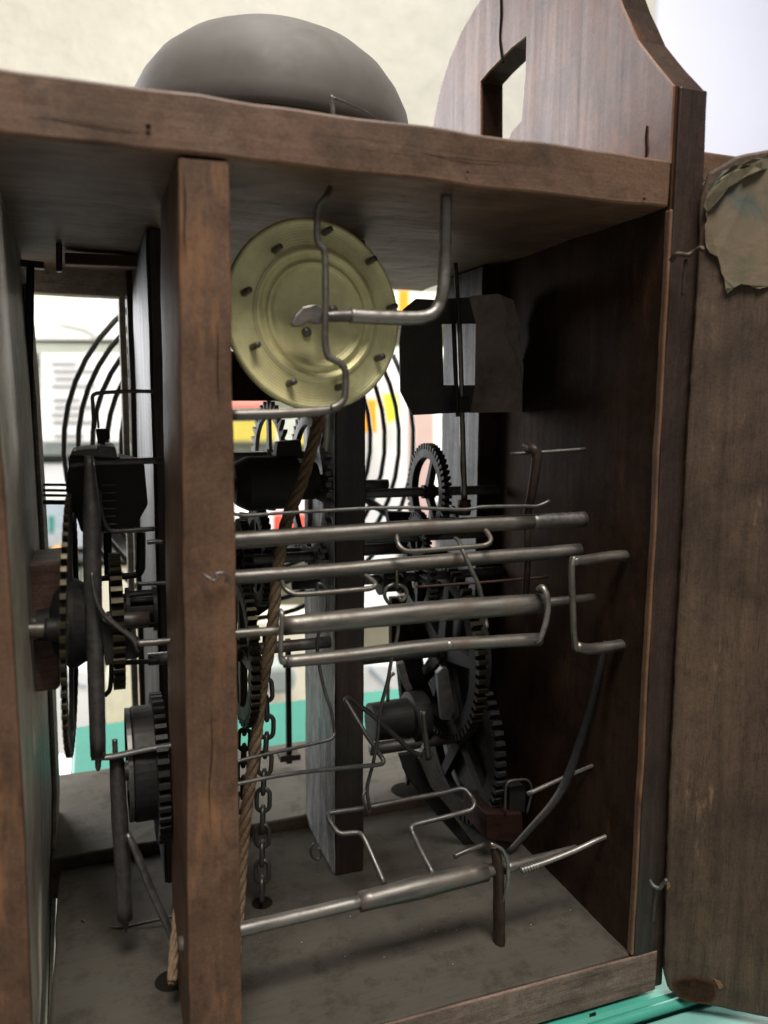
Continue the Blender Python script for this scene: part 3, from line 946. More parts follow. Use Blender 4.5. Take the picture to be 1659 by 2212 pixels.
stp = thing('iron_staple', PY(1240, 1300, .02), 'square iron staple driven into the dark back board beside the rod ends', 'staple')
wire('leg', [(1236, 1212, .009), (1270, 1209, .010), (1310, 1203, .011), (1356, 1200, .0122)], [24, 27], 'steel', stp, flat=.9)
wire('leg', [(1244, 1396, .009), (1270, 1402, .010), (1310, 1398, .011), (1356, 1391, .0122)], [25, 27], 'steel', stp, flat=.9)
wire('crosspiece', [(1240, 1203, .009), (1235, 1225, .0085), (1237, 1300, .0085), (1240, 1370, .0085), (1245, 1404, .009)], [16, 14], 'steel', stp, flat=.9)

# bottom arbor with sleeve and cranked wire
r4 = thing('warning_arbor', PY(800, 1945, .018), 'low slanting steel rod with a thick sleeve and a cranked wire standing up from it', 'steel rod', 'long steel rods across the open bay')
wire('rod', [(386, 2040, .014), (520, 2008, .015), (650, 1978, .017), (785, 1946, .018)], [31, 30, 28], 'steel_bright', r4, seg=14)
wire('sleeve', [(776, 1948, .018), (900, 1918, .0185), (1050, 1882, .019)], [43, 47, 42], 'steel', r4, seg=9)
wire('taper', [(1046, 1883, .019), (1076, 1876, .019)], [33, 21], 'steel', r4, seg=12)
wire('tail_rod', [(1088, 1876, .019), (1160, 1856, .020), (1244, 1830, .022)], [25, 20, 11], 'steel', r4, seg=12)
wire('tail_wire', [(1125, 1880, .0165), (1180, 1862, .0162), (1240, 1838, .016), (1290, 1815, .0158), (1334, 1797, .0155)], [11, 12, 12, 10], 'steel_bright', r4)
# wrapped turns at the start of the tail wire
for k in range(6):
    c = PY(1128 + k * 6, 1880 - k * 2, .0165)
    obj('wire_turn', lathe(c, (.9, .05, .25), [(.0011, -.0003), (.0014, 0), (.0011, .0003)], seg=14), 'steel_bright', r4, smooth=True)
wire('cranked_wire', [(830, 1908, .020), (809, 1860, .026), (786, 1809, .032), (776, 1800, .034), (762, 1799, .035), (739, 1801, .036), (727, 1795, .037), (714, 1776, .040), (709, 1764, .042), (713, 1757, .043), (727, 1754, .043), (796, 1744, .043), (880, 1727, .043), (960, 1712, .043), (994, 1704, .043), (1006, 1707, .042), (1018, 1722, .040), (1025, 1736, .037), (1019, 1748, .036), (1006, 1753, .036), (950, 1768, .036), (898, 1781, .036), (889, 1789, .035), (892, 1800, .034), (912, 1842, .027), (936, 1888, .020)], 12, 'iron', r4, sub=4)

up_ = thing('forked_upright', PY(1078, 2050, .019), 'rusty upright iron strip standing on the floor and carrying the slanting rod', 'iron strip')
wire('strip', [(1078, 2056, .019), (1078, 1980, .019), (1077, 1900, .0185), (1074, 1860, .018), (1066, 1828, .018)], [36, 34, 31, 28], 'rusty', up_, seg=8, flat=.7)
wire('fork', [(1060, 1822, .016), (1084, 1834, .0155), (1093, 1850, .0155), (1097, 1866, .0155), (1097, 1905, .0155), (1091, 1932, .016), (1085, 1950, .017)], [6, 8, 9, 5], 'steel_bright', up_)
spr = thing('leaf_spring', PY(1100, 1840, .03), 'long thin leaf spring curving up from the upright towards the dark back board', 'spring')
wire('leaf', [(1098, 1842, .024), (1147, 1789, .025), (1191, 1740, .026), (1222, 1690, .027), (1253, 1604, .026), (1282, 1511, .022), (1300, 1430, .019), (1308, 1385, .0175)], [15, 20, 22, 20, 17, 12], 'black_iron', spr, seg=8, flat=.25, up=(-.3, -1, 0))
hk = tag(wire('hooked_wire', [(984, 1163, .029), (990, 1168, .026), (998, 1186, .022), (1017, 1228, .020), (1034, 1265, .019), (1040, 1292, .020), (1044, 1315, .024), (1048, 1336, .027), (1052, 1356, .026)], 9.5, 'steel'), 'short hooked wire dropping from the upper loop behind the thickest rod', 'wire')
lk = thing('link_wire', PY(850, 1300, .028), 'long thin link wire with an open eye, running down to the cranked wire', 'wire')
wire('link', [(861, 1264, .028), (848, 1263, .027), (835, 1271, .027), (831, 1287, .027), (840, 1303, .028), (853, 1316, .030), (858, 1340, .031), (860, 1360, .031), (856, 1385, .031), (846, 1425, .032), (837, 1473, .034), (821, 1535, .036), (815, 1598, .038), (806, 1648, .039), (793, 1701, .040), (796, 1732, .0405), (801, 1751, .0415)], 8, 'iron', lk)
wire('eye', [(850, 1264, .028), (862, 1264, .027), (874, 1270, .027), (879, 1283, .027), (870, 1297, .027), (862, 1293, .027)], 8, 'steel', lk)
wire('clasp', [(801, 1751, .0415), (795, 1755, .040), (789, 1742, .039), (784, 1722, .039), (790, 1705, .040)], 6, 'iron', lk)
tag(wire('long_thin_wire', [(495, 1108, .026), (510, 1111, .026), (531, 1114, .026), (600, 1109, .026), (672, 1105, .026), (797, 1098, .026), (890, 1097, .026), (1002, 1101, .026), (1041, 1095, .026), (1135, 1093, .026), (1160, 1093, .026), (1187, 1082, .026)], [9, 8, 8, 7], 'iron'), 'long thin horizontal wire running just above the upper rod', 'wire')
tag(wire('kinked_wire', [(500, 1648, .036), (560, 1633, .037), (640, 1615, .039), (700, 1601, .040), (718, 1594, .040), (722, 1580, .041), (714, 1530, .042), (703, 1498, .043), (690, 1440, .045), (686, 1380, .046), (706, 1320, .046), (707, 1290, .046), (700, 1266, .046), (688, 1261, .046), (684, 1276, .047)], 8, 'iron'), 'kinked wire rising from the post to a small hook below the second rod', 'wire')
tag(wire('zigzag_wire', [(495, 1697, .030), (600, 1676, .032), (671, 1666, .034), (760, 1657, .036), (822, 1651, .038), (828, 1642, .039), (790, 1585, .044), (753, 1523, .050), (746, 1511, .052), (756, 1508, .053), (785, 1530, .055), (812, 1551, .056), (860, 1596, .060), (890, 1623, .062), (909, 1631, .063)], [9, 10, 10, 11], 'iron'), 'zigzag wire doubling back in a sharp narrow bend before the dark inner post', 'wire')
tag(wire('slanting_pin', [(1139, 1716, .034), (1200, 1688, .031), (1260, 1662, .027), (1302, 1646, .0215)], [10, 8], 'steel_bright'), 'short slanting pin stuck into the dark back board behind the leaf spring', 'pin')
tag(wire('short_bar', [(980, 1850, .045), (1010, 1837, .045), (1046, 1825, .046)], [11, 12], 'steel'), 'stubby pale bar lying behind the rusty upright', 'bar')
u_ = thing('wire_clip', PY(1120, 1720, .05), 'narrow inverted wire clip on a red-brown block of wood', 'clip')
wire('clip_wire', [(1091, 1758, .06), (1093, 1700, .06), (1100, 1688, .06), (1135, 1684, .06), (1147, 1695, .06), (1148, 1715, .06), (1138, 1757, .06)], 5.5, 'steel', u_)
obj('clip_core', slabY([(1100, 1757), (1102, 1702), (1108, 1697), (1130, 1695), (1138, 1702), (1134, 1757)], .062, .068), 'black_iron', u_, bevel=.0004)

# pendulum-crutch like arm high at the right
cr_ = thing('crutch_arm', PY(1150, 980, .05), 'dim iron arm with a crossbar hanging in the dark corner above the rods', 'iron arm')
wire('crossbar', [(1104, 980, .033), (1180, 976, .031), (1264, 970, .0285)], [11, 13, 12], 'iron', cr_, flat=.7)
wire('drop', [(1134, 962, .036), (1150, 968, .029), (1160, 982, .0285), (1150, 1057, .031), (1138, 1122, .035), (1139, 1222, .036), (1134, 1290, .036)], [14, 22, 24, 18, 15, 15], 'rusty', cr_)
tag(wire('faint_wire', [(900, 1268, .045), (1040, 1258, .045), (1184, 1246, .044)], 6, 'rusty'), 'faint rusty wire stretched behind the second rod', 'wire')

# ================================================================== VERTICAL FLY FAN at the right
fan = thing('fly_fan', PY(1000, 760, .075), 'dark sheet-metal fly fan with a split blade on a thin upright shaft', 'fan')
fl = [(872, 668), (900, 645), (952, 648), (955, 700), (959, 832), (962, 893), (892, 897), (866, 845), (864, 740)]
obj('blade', slabY(fl, .078, .0792), 'tin', fan, bevel=.0002)
fr = [(1013, 640), (1075, 634), (1110, 648), (1124, 700), (1120, 735), (1134, 800), (1130, 889), (1016, 892), (1026, 832), (1028, 700)]
obj('blade', slabY(fr, .078, .0796), 'tin_rust_lit', fan, bevel=.0002)
obj('blade_bridge', slabY([(953, 646), (1014, 642), (1028, 699), (954, 700)], .0781, .0792), 'tin', fan)
obj('blade_bridge', slabY([(958, 832), (1026, 832), (1017, 891), (961, 893)], .0781, .0792), 'tin', fan)
wire('blade_crease', [(1084, 640, .0776), (1098, 690, .0774), (1092, 730, .0776), (1112, 770, .0774), (1124, 830, .0776), (1120, 888, .0778)], [5, 9, 7, 10, 6], 'tin_rust_lit', fan, flat=.5)
wire('shaft', [(984, 568, .074), (988, 640, .074), (992, 700, .074)], [9, 10], 'rusty', fan)
wire('shaft', [(992, 700, .074), (996, 830, .074), (999, 950, .074), (1003, 1078, .074)], [12, 12, 13, 14], 'steel_bright', fan)
wire('shaft', [(980, 700, .072), (985, 830, .072), (989, 900, .072)], [10, 9], 'black_iron', fan)
obj('collar', slabY([(992, 857), (1013, 856), (1014, 890), (993, 891)], .0705, .0735), 'brass_dark', fan, bevel=.0004)
obj('worm', lathe(PY(1003, 1092, .074), (0, 0, 1), [(0, -.0035), (.0022, -.0035), (.0026, -.002), (.0022, -.001), (.0026, 0), (.0022, .001), (.0026, .002), (0, .0025)], seg=16), 'rusty', fan, smooth=True)

# ================================================================== GEARS
AX = Vector((1, 0, 0))


def gpx(x, y, Y): return PY(x, y, Y)


YG = .095
c = gpx(925, 1062, .090)
gear('upper_gear', 'dark iron gear with slim spokes standing below the fly fan', c, AX, MM(112, .090), 48, thick=.0030, tooth=.0022, rim=.20, spokes=3, mat='black_iron', arbor=(-.03, .03, .0018), group='gears of the clock train', rot=.4)
c = gpx(958, 1404, YG)
gear('great_gear', 'large spoked gear with brassy teeth below the thickest rod', c, AX, MM(212, YG), 62, thick=.0042, tooth=.0026, rim=.15, spokes=5, mat='train_dark', tmat='brass_dark', arbor=(-.045, .035, .0025), group='gears of the clock train', rot=.2)
c = gpx(998, 1590, YG)
gear('lowest_gear', 'dim coarse gear half hidden behind the large spoked gear, low in the corner', c, AX, MM(205, YG), 56, thick=.0038, tooth=.0026, rim=.18, spokes=4, mat='train_dark', tmat='black_iron', arbor=(-.04, .03, .0025), group='gears of the clock train', rot=.6)
c = gpx(905, 1160, .085)
g5 = gear('small_gear', 'small dark gear between the upper two rods', c, AX, MM(60, .085), 30, thick=.0026, tooth=.0018, rim=.22, spokes=4, mat='black_iron', arbor=(-.03, .03, .0016), group='gears of the clock train')
pinion(g5, c + Vector((.010, 0, .006)), AX, .0040, .007, 9, 'iron')
c = gpx(905, 1245, .09)
g6 = gear('second_small_gear', 'small blackened gear close under the second rod', c, AX, MM(95, .09), 40, thick=.0026, tooth=.0018, rim=.2, spokes=4, mat='black_iron', arbor=(-.05, .04, .0018), group='gears of the clock train')
pinion(g6, c + Vector((-.012, 0, 0)), AX, .0045, .008, 8, 'black_iron')
obj('dark_disc', lathe(gpx(958, 1404, YG) + Vector((.0045, 0, 0)), AX, [(0, 0), (MM(150, YG), 0), (MM(150, YG), .004), (0, .004)], seg=40), 'black_iron', bpy.data.objects['great_gear'])  # dark disc added behind the spokes to darken the wheel
obj('dark_disc', lathe(gpx(998, 1590, YG) + Vector((.002, 0, 0)), AX, [(0, 0), (MM(135, YG), 0), (MM(135, YG), .004), (0, .004)], seg=40), 'black_iron', bpy.data.objects['lowest_gear'])
obj('dark_slab', slabY([(912, 1192), (1024, 1186), (1030, 1400), (918, 1412)], .126, .131), 'back_wood', case, bevel=.0004)  # dark slabs added to darken the gaps behind the rods
obj('dark_slab', slabY([(846, 1292), (930, 1288), (930, 1410), (846, 1414)], .121, .125), 'back_wood', case, bevel=.0004)
for pl_, y0_, y1_, mt_ in (([(838, 1105), (905, 1108), (900, 1200), (850, 1190)], .104, .108, 'train_dark'), ([(520, 1108), (560, 1112), (566, 1240), (524, 1245)], .120, .124, 'train_dark'),
                           ([(508, 1262), (600, 1258), (604, 1300), (560, 1330), (508, 1330)], .110, .114, 'train_dark'), ([(700, 900), (722, 902), (722, 1110), (706, 1112)], .118, .123, 'dull_silver'),
                           ([(860, 1420), (905, 1425), (955, 1560), (930, 1600), (870, 1520)], .108, .112, 'train_dark')):
    obj('dark_plate', slabY(pl_, y0_, y1_), mt_, case, bevel=.0003)  # dark plates added to fill and darken the gaps in the train
c = gpx(524, 1210, .080)
gear('dark_edge_gear', 'blackened gear edge-on beside the post, just below the thin wire', c, AX, MM(90, .080), 34, thick=.0030, tooth=.0024, rim=.2, spokes=4, mat='train_dark', tmat='black_iron', arbor=(-.01, .03, .0018), group='gears of the clock train')
# behind the bay centre
c = gpx(668, 1050, .088)
gear('crown_gear', 'thin gear seen almost edge-on beside the rope and the dark inner post', c, AX, MM(175, .088), 44, thick=.0020, tooth=.0032, rim=.14, spokes=4, mat='iron', arbor=(-.03, .03, .0018), group='gears of the clock train', pointed=True, rot=.1)
c = gpx(582, 985, .105)
gear('escape_gear', 'tall pointed-tooth escape gear behind the black weight drum', c, (1, .12, 0), MM(118, .105), 30, thick=.0016, tooth=.0038, rim=.13, spokes=4, mat='silver_wood', arbor=(-.02, .02, .0016), group='gears of the clock train', pointed=True)
c = gpx(524, 1405, .066)
gear('edge_gear', 'brown toothed gear seen edge-on hard against the wooden post, behind the chain', c, AX, MM(165, .066), 50, thick=.0030, tooth=.0026, rim=.18, spokes=4, mat='brass_dark', arbor=(-.03, .03, .0020), group='gears of the clock train')
c = gpx(560, 1200, .10)
gear('dim_gear', 'dim gear with few spokes between the second rod and the black drum', c, AX, MM(110, .10), 40, thick=.0034, tooth=.0024, rim=.18, spokes=4, mat='black_iron', arbor=(-.03, .06, .0025), group='gears of the clock train')

# black drum in the middle bay
p0, p1 = gpx(505, 1046, .080), gpx(640, 1040, .080)
dr = thing('black_drum', p0.lerp(p1, .5), 'blackened barrel drum filling the middle bay above the thin wire', 'drum')
ax = (p1 - p0).normalized()
L = (p1 - p0).length
Rr = MM(58, .080)
obj('barrel', lathe(p0, ax, [(0, 0), (Rr * .72, 0), (Rr * .82, L * .05), (Rr, L * .20), (Rr, L * .95), (Rr * .93, L), (0, L)], seg=40), 'black_iron', dr, smooth=False)
obj('drum_arbor', tube_bm([p0 - ax * .006, p0.lerp(p1, .5), p1 + ax * .02], .0022, seg=12), 'black_iron', dr, smooth=True)
obj('drum_arbor', lathe(p1 + ax * .004, ax, [(0, -.003), (.0065, -.003), (.0065, .003), (0, .003)], seg=24), 'black_iron', dr)
obj('bracket', slabY([(600, 955), (650, 950), (655, 990), (596, 992)], .078, .083), 'black_iron', dr, bevel=.0003)
# second, lower drum behind the rods, and the iron lumps of the lower train
p0, p1 = gpx(510, 1215, .100), gpx(600, 1205, .100)
d2 = thing('lower_drum', p0.lerp(p1, .5), 'lower black drum showing between the two upper rods beside the post', 'drum')
obj('barrel', lathe(p0, (p1 - p0).normalized(), [(0, 0), (MM(42, .1), 0), (MM(42, .1), (p1 - p0).length), (0, (p1 - p0).length)], seg=32), 'black_iron', d2, smooth=False)

# winding drum at right
p0, p1 = gpx(800, 1560, .10), gpx(915, 1545, .10)
d3 = thing('winding_drum', p0.lerp(p1, .5), 'dark winding drum sticking out between the inner post and the large spoked gear', 'drum')
obj('barrel', lathe(p0, (p1 - p0).normalized(), [(0, 0), (MM(44, .1), 0), (MM(46, .1), .012), (MM(46, .1), (p1 - p0).length * .7), (MM(60, .1), (p1 - p0).length * .72), (MM(60, .1), (p1 - p0).length), (0, (p1 - p0).length)], seg=36), 'black_iron', d3, smooth=False)
obj('click', slabY([(905, 1640), (925, 1600), (960, 1690), (1010, 1760), (985, 1765), (930, 1700)], .070, .073), 'iron', d3, bevel=.0004)
obj('click', slabY([(862, 1630), (900, 1625), (935, 1700), (1000, 1790), (1030, 1830), (1010, 1835), (930, 1745), (880, 1680)], .0745, .0765), 'black_iron', d3, bevel=.0004)
sp = thing('stop_pin', PY(918, 1580, .068), 'short grey iron pin standing upright before the large spoked gear', 'pin')
wire('pin', [(914, 1536, .066), (919, 1590, .066), (926, 1640, .066)], [12, 13], 'steel', sp)
wire('wedge', [(864, 1430, .075), (875, 1470, .075), (884, 1490, .075)], [22, 20], 'iron', sp, seg=4)
lst = thing('gear_bracket', PY(965, 1470, .085), 'pale worn strip of iron inside the large spoked gear', 'iron strip')
obj('strip', slabY([(945, 1455), (957, 1442), (968, 1444), (984, 1535), (974, 1556), (955, 1556)], .080, .083), 'iron', lst, bevel=.0004)
ck = tag(wire('copper_hook', [(838, 1515, .09), (838, 1480, .09), (842, 1462, .09), (852, 1454, .09)], [8, 8], 'steel_bright'), 'tiny bright hook of wire beside the window of white plastic', 'hook')

# ---- left bay: edge-on gears, vertical shafts, block
c = gpx(153, 1345, .055)
g1 = gear('dial_gear', 'big thin gear seen edge-on in the narrow bay next to the grey board', c, (1, -.03, -.03), MM(263, .055), 66, thick=.0015, tooth=.0024, rim=.10, spokes=4, mat='black_iron', tmat='brass_dark', arbor=(-.014, .022, .0024), group='gears of the clock train')
obj('hub_cone', lathe(c, (-1, 0, 0), [(0, -.006), (MM(80, .055), -.004), (MM(92, .055), -.001), (MM(88, .055), .001), (MM(60, .055), .0045), (MM(34, .055), .0055), (MM(30, .055), .009), (0, .009)], seg=40), 'black_iron', g1, smooth=False)
wire('arbor_end', [(36, 1362, .045), (98, 1360, .045)], [34, 35], 'steel', g1, seg=20)
wire('arbor_end', [(98, 1361, .045), (150, 1358, .045)], [50, 56], 'black_iron', g1, seg=20)
c = gpx(252, 1340, .062)
g2 = gear('hour_gear', 'small edge-on gear with pale brassy teeth behind the upright purple-brown shaft', c, AX, MM(140, .062), 36, thick=.0034, tooth=.0024, rim=.2, spokes=4, mat='black_iron', tmat='brass_dark', arbor=(-.012, .012, .002), group='gears of the clock train')
pinion(g2, gpx(305, 1316, .064), AX, .0052, .008, 8, 'black_iron')
obj('pinion_drum', lathe(gpx(300, 1318, .064), AX, [(0, -.0045), (.0042, -.0045), (.0042, .0045), (0, .0045)], seg=20), 'black_iron', g2)
# verge block with the black housing
vb = thing('black_housing', gpx(225, 1060, .06), 'bulky black iron housing high in the narrow bay before the coiled gong', 'housing')
obj('housing_body', slabY([(146, 1020), (150, 985), (165, 972), (250, 966), (258, 990), (312, 1000), (320, 1090), (300, 1125), (285, 1150), (175, 1150), (168, 1125), (150, 1085), (142, 1060)], .060, .085), 'black_iron', vb, bevel=.0006)
obj('housing_lid', slabY([(150, 985), (158, 975), (210, 970), (212, 962), (250, 966), (256, 990)], .0585, .0865), 'iron', vb, bevel=.0006)
wire('cross_pin', [(148, 1006, .055), (200, 1000, .055), (260, 998, .055), (350, 994, .055)], [12, 15], 'iron', vb)
for k, y in enumerate((1047, 1059, 1070, 1085)):
    wire('comb_pin', [(93, y, .07), (148, y + .5, .07)], [6 + (k == 3) * 4] * 2, 'black_iron', vb)
wire('guard_wire', [(216, 1060, .057), (221, 1110, .057), (229, 1135, .057), (240, 1147, .057), (280, 1146, .057), (336, 1142, .057)], [6, 11, 11], 'iron', vb)
for k in range(6):
    wire('ridge', [(221, 1048 + k * 17, .0592), (252, 1047 + k * 17, .0592)], [3, 3], 'iron', vb)
obj('clamp', slabY([(206, 927), (236, 926), (238, 948), (228, 952), (226, 968), (212, 968), (210, 948)], .075, .080), 'black_iron', vb, bevel=.0004)
tag(wire('wire_hanger', [(330, 846, .070), (290, 845, .070), (225, 848, .070), (208, 850, .070), (200, 856, .070), (201, 880, .070), (203, 925, .070)], 8.5, 'iron'), 'thin wire bent square in front of the coiled gong, its end on the black housing', 'wire')
tag(wire('wire_hanger', [(214, 860, .072), (210, 885, .072), (213, 925, .072)], 5, 'iron'), 'thinner short wire hanging inside the square-bent one', 'wire')
# vertical shafts
vs_ = thing('upright_shaft', gpx(205, 1300, .045), 'tall purple-brown upright iron shaft ending in a pivot pin', 'shaft')
wire('shaft', [(192, 985, .048), (198, 1100, .048), (200, 1250, .047), (206, 1420, .046), (212, 1632, .045)], [20, 38, 38, 36, 33], 'iron', vs_, seg=14)
wire('pivot_pin', [(212, 1630, .045), (212, 1655, .045), (212, 1664, .045)], [15, 13, 8], 'iron', vs_)
wire('curved_arm', [(198, 1235, .043), (205, 1285, .042), (222, 1325, .042), (252, 1352, .042), (285, 1378, .042), (300, 1405, .042)], [9, 18, 20, 20, 24], 'iron', vs_, flat=.6)
obj('arm_web', slabY([(215, 1340), (300, 1378), (304, 1420), (260, 1430), (228, 1440)], .044, .046), 'black_iron', vs_, bevel=.0005)
wire('cross_bar', [(296, 1390, .040), (340, 1387, .040), (400, 1380, .040)], [15, 15, 12], 'steel', vs_)
br = thing('bracket_arm', gpx(285, 1625, .045), 'flat pivot bracket reaching out from the post and carrying the upright shaft', 'bracket')
wire('arm', [(197, 1637, .045), (245, 1634, .045), (310, 1620, .044), (386, 1607, .042)], [16, 20, 20, 17], 'iron', br, flat=.7)
wire('stub', [(248, 1598, .047), (249, 1628, .047)], [12, 12], 'iron', br)
vs2 = thing('lower_shaft', gpx(262, 1800, .05), 'lower upright iron shaft with a pointed foot resting near the floor', 'shaft')
wire('shaft', [(252, 1636, .048), (258, 1760, .048), (266, 1880, .048), (270, 1984, .048)], [32, 35, 35, 33], 'iron', vs2, seg=14)
wire('pointed_foot', [(270, 1982, .048), (271, 1998, .048), (273, 2014, .048)], [20, 14, 3], 'iron', vs2)
wire('diagonal_arm', [(276, 1800, .044), (298, 1850, .042), (330, 1930, .040), (362, 2000, .037), (378, 2050, .036)], [14, 20, 20, 18, 12], 'iron', vs2, flat=.7)
# pulley and its gear
c = gpx(320, 1652, .060)
pu = thing('rope_pulley', c, 'dark pulley drum turned almost edge-on beside the lower part of the post', 'pulley')
obj('pulley_body', lathe(gpx(283, 1650, .06), AX, [(0, .0), (.0165, 0), (.0175, .0006), (.0175, .0100), (0, .0100)], seg=48), 'black_iron', pu, bevel=.0004)
obj('pulley_face', lathe(gpx(283, 1650, .06), AX, [(.0150, -.0012), (.0172, -.0012), (.0172, .0001), (.0150, .0001)], seg=48), 'iron', pu)
gear('pulley_gear', 'coarse dark gear beside the pulley drum, its lowest tooth catching light', gpx(343, 1655, .060), AX, MM(156, .060), 40, thick=.0034, tooth=.0030, rim=.3, spokes=4, mat='black_iron', group='gears of the clock train', arbor=(-.012, .012, .003))
# small levers in the left bay
tag(wire('short_lever', [(232, 1150, .075), (233, 1200, .075), (234, 1245, .075)], [18, 17], 'black_iron'), 'short black lever hanging under the black housing', 'lever')
tag(wire('bent_lever', [(305, 1150, .07), (304, 1220, .07), (300, 1238, .07), (285, 1243, .07), (250, 1246, .07), (205, 1252, .07)], [20, 22, 14, 14, 12], 'black_iron'), 'black right-angled lever between the black housing and the small edge-on gear', 'lever')
tag(wire('peg', [(296, 1262, .062), (340, 1260, .062), (372, 1259, .062)], [9, 9], 'iron'), 'short iron peg above the small pinion in the narrow bay', 'peg')
tag(wire('peg', [(262, 1288, .062), (300, 1284, .062), (336, 1281, .062)], [10, 10], 'black_iron'), 'black peg directly above the small pinion', 'peg')
tag(wire('peg', [(256, 1432, .062), (300, 1430, .062), (345, 1428, .062)], [11, 10], 'black_iron'), 'black peg under the curved arm of the tall shaft', 'peg')
tag(wire('peg', [(318, 1172, .05), (336, 1170, .05), (352, 1171, .05)], [11, 9], 'iron'), 'dull short peg sticking out of the post below the square-bent wire', 'peg')
tag(wire('curled_wire', [(240, 1400, .058), (240, 1460, .058), (237, 1490, .058), (226, 1503, .058)], [10, 10], 'black_iron'), 'black wire curling back behind the tall shaft', 'wire')
# hanging flat rod
tag(wire('flat_iron_rod', [(66, 572, .115), (64, 700, .115), (62, 900, .115), (60, 1100, .115), (58, 1215, .115)], [18, 17, 19], 'black_iron', flat=.4, up=(0, 1, 0), seg=8), 'straight flat black rod hanging against the grey board in front of the window of paper', 'iron rod')
# black rod in the middle bay
rd = tag(wire('square_rod', [(622, 1380, .15), (623, 1500, .15), (624, 1600, .15), (624, 1648, .15)], [16, 17], 'black_iron', seg=4), 'straight black square rod standing before the green table behind the chains', 'iron rod')
tag(obj('rod_foot', slabY([(606, 1634), (650, 1630), (650, 1642), (606, 1648)], .148, .156), 'dark_up', bevel=.0003), 'small dark wooden foot under the black square rod', 'wood block')


# ================================================================== COILED GONG
gg = thing('coiled_gong', gpx(505, 960, .205), 'large black spiral gong coil standing behind the far side of the clock', 'gong')
pts = []
cx, cy = 508, 955
turns, r0, rs = 5.2, 394, 31.5
n = int(turns * 44)
for k in range(n + 1):
    th = k / 44 * 2 * math.pi
    r = r0 - rs * th / (2 * math.pi)
    pts.append(PY(cx + r * .985 * math.cos(th - .5), cy + r * math.sin(th - .5), .205))
obj('coil', tube_bm(pts, MM(11, .205) / 2, seg=8), 'gong_steel', gg, smooth=True)
wire('stem', [(780, 1070, .205), (830, 1105, .200), (880, 1140, .195)], [20, 14], 'gong_steel', gg)


# ================================================================== ROPES AND CHAINS
def rope(name, label, pts, dpx, strands=4, pitch=.019):
    P = smooth_path([PY(x, y, Y) for x, y, Y in pts], 24)
    t = thing(name, P[0], label, 'rope')
    R = MM(dpx, pts[0][2]) / 2
    L = [0]
    for a, b in zip(P[:-1], P[1:]): L.append(L[-1] + (b - a).length)
    m = int(L[-1] / .0006)
    Q = []
    for k in range(m + 1):
        s = L[-1] * k / m
        i = min(len(P) - 2, int(np.searchsorted(L, s, 'right')) - 1)
        f = (s - L[i]) / max(1e-9, L[i + 1] - L[i])
        Q.append(P[i].lerp(P[i + 1], f))
    for j in range(strands):
        path = []
        for k, q in enumerate(Q):
            tt = (Q[min(k + 1, m)] - Q[max(k - 1, 0)]).normalized()
            u = Vector((0, 1, 0)); u = (u - tt * u.dot(tt)).normalized(); v = tt.cross(u)
            ph = 2 * math.pi * (L[-1] * k / m / pitch + j / strands)
            path.append(q + (u * math.cos(ph) + v * math.sin(ph)) * R * .55)
        obj('strand', tube_bm(path, R * .50, seg=8), 'rope_fibre', t, smooth=True)
    return t


rope('drive_rope', 'frayed brown twisted rope slanting down behind the rods to the floor', [(697, 880, .052), (687, 917, .052), (653, 1039, .053), (621, 1120, .053), (603, 1208, .053), (594, 1290, .053), (586, 1379, .053), (565, 1489, .051), (553, 1598, .050), (540, 1692, .049), (525, 1817, .047), (517, 1942, .044), (508, 2060, .040)], 27)
rope('second_rope', 'dark thin rope running into the oval hole in the floor beside the post', [(420, 1800, .060), (405, 1850, .056), (396, 1900, .052), (385, 1960, .044), (378, 2020, .036), (374, 2080, .028), (372, 2122, .022)], 19)

LINK = None


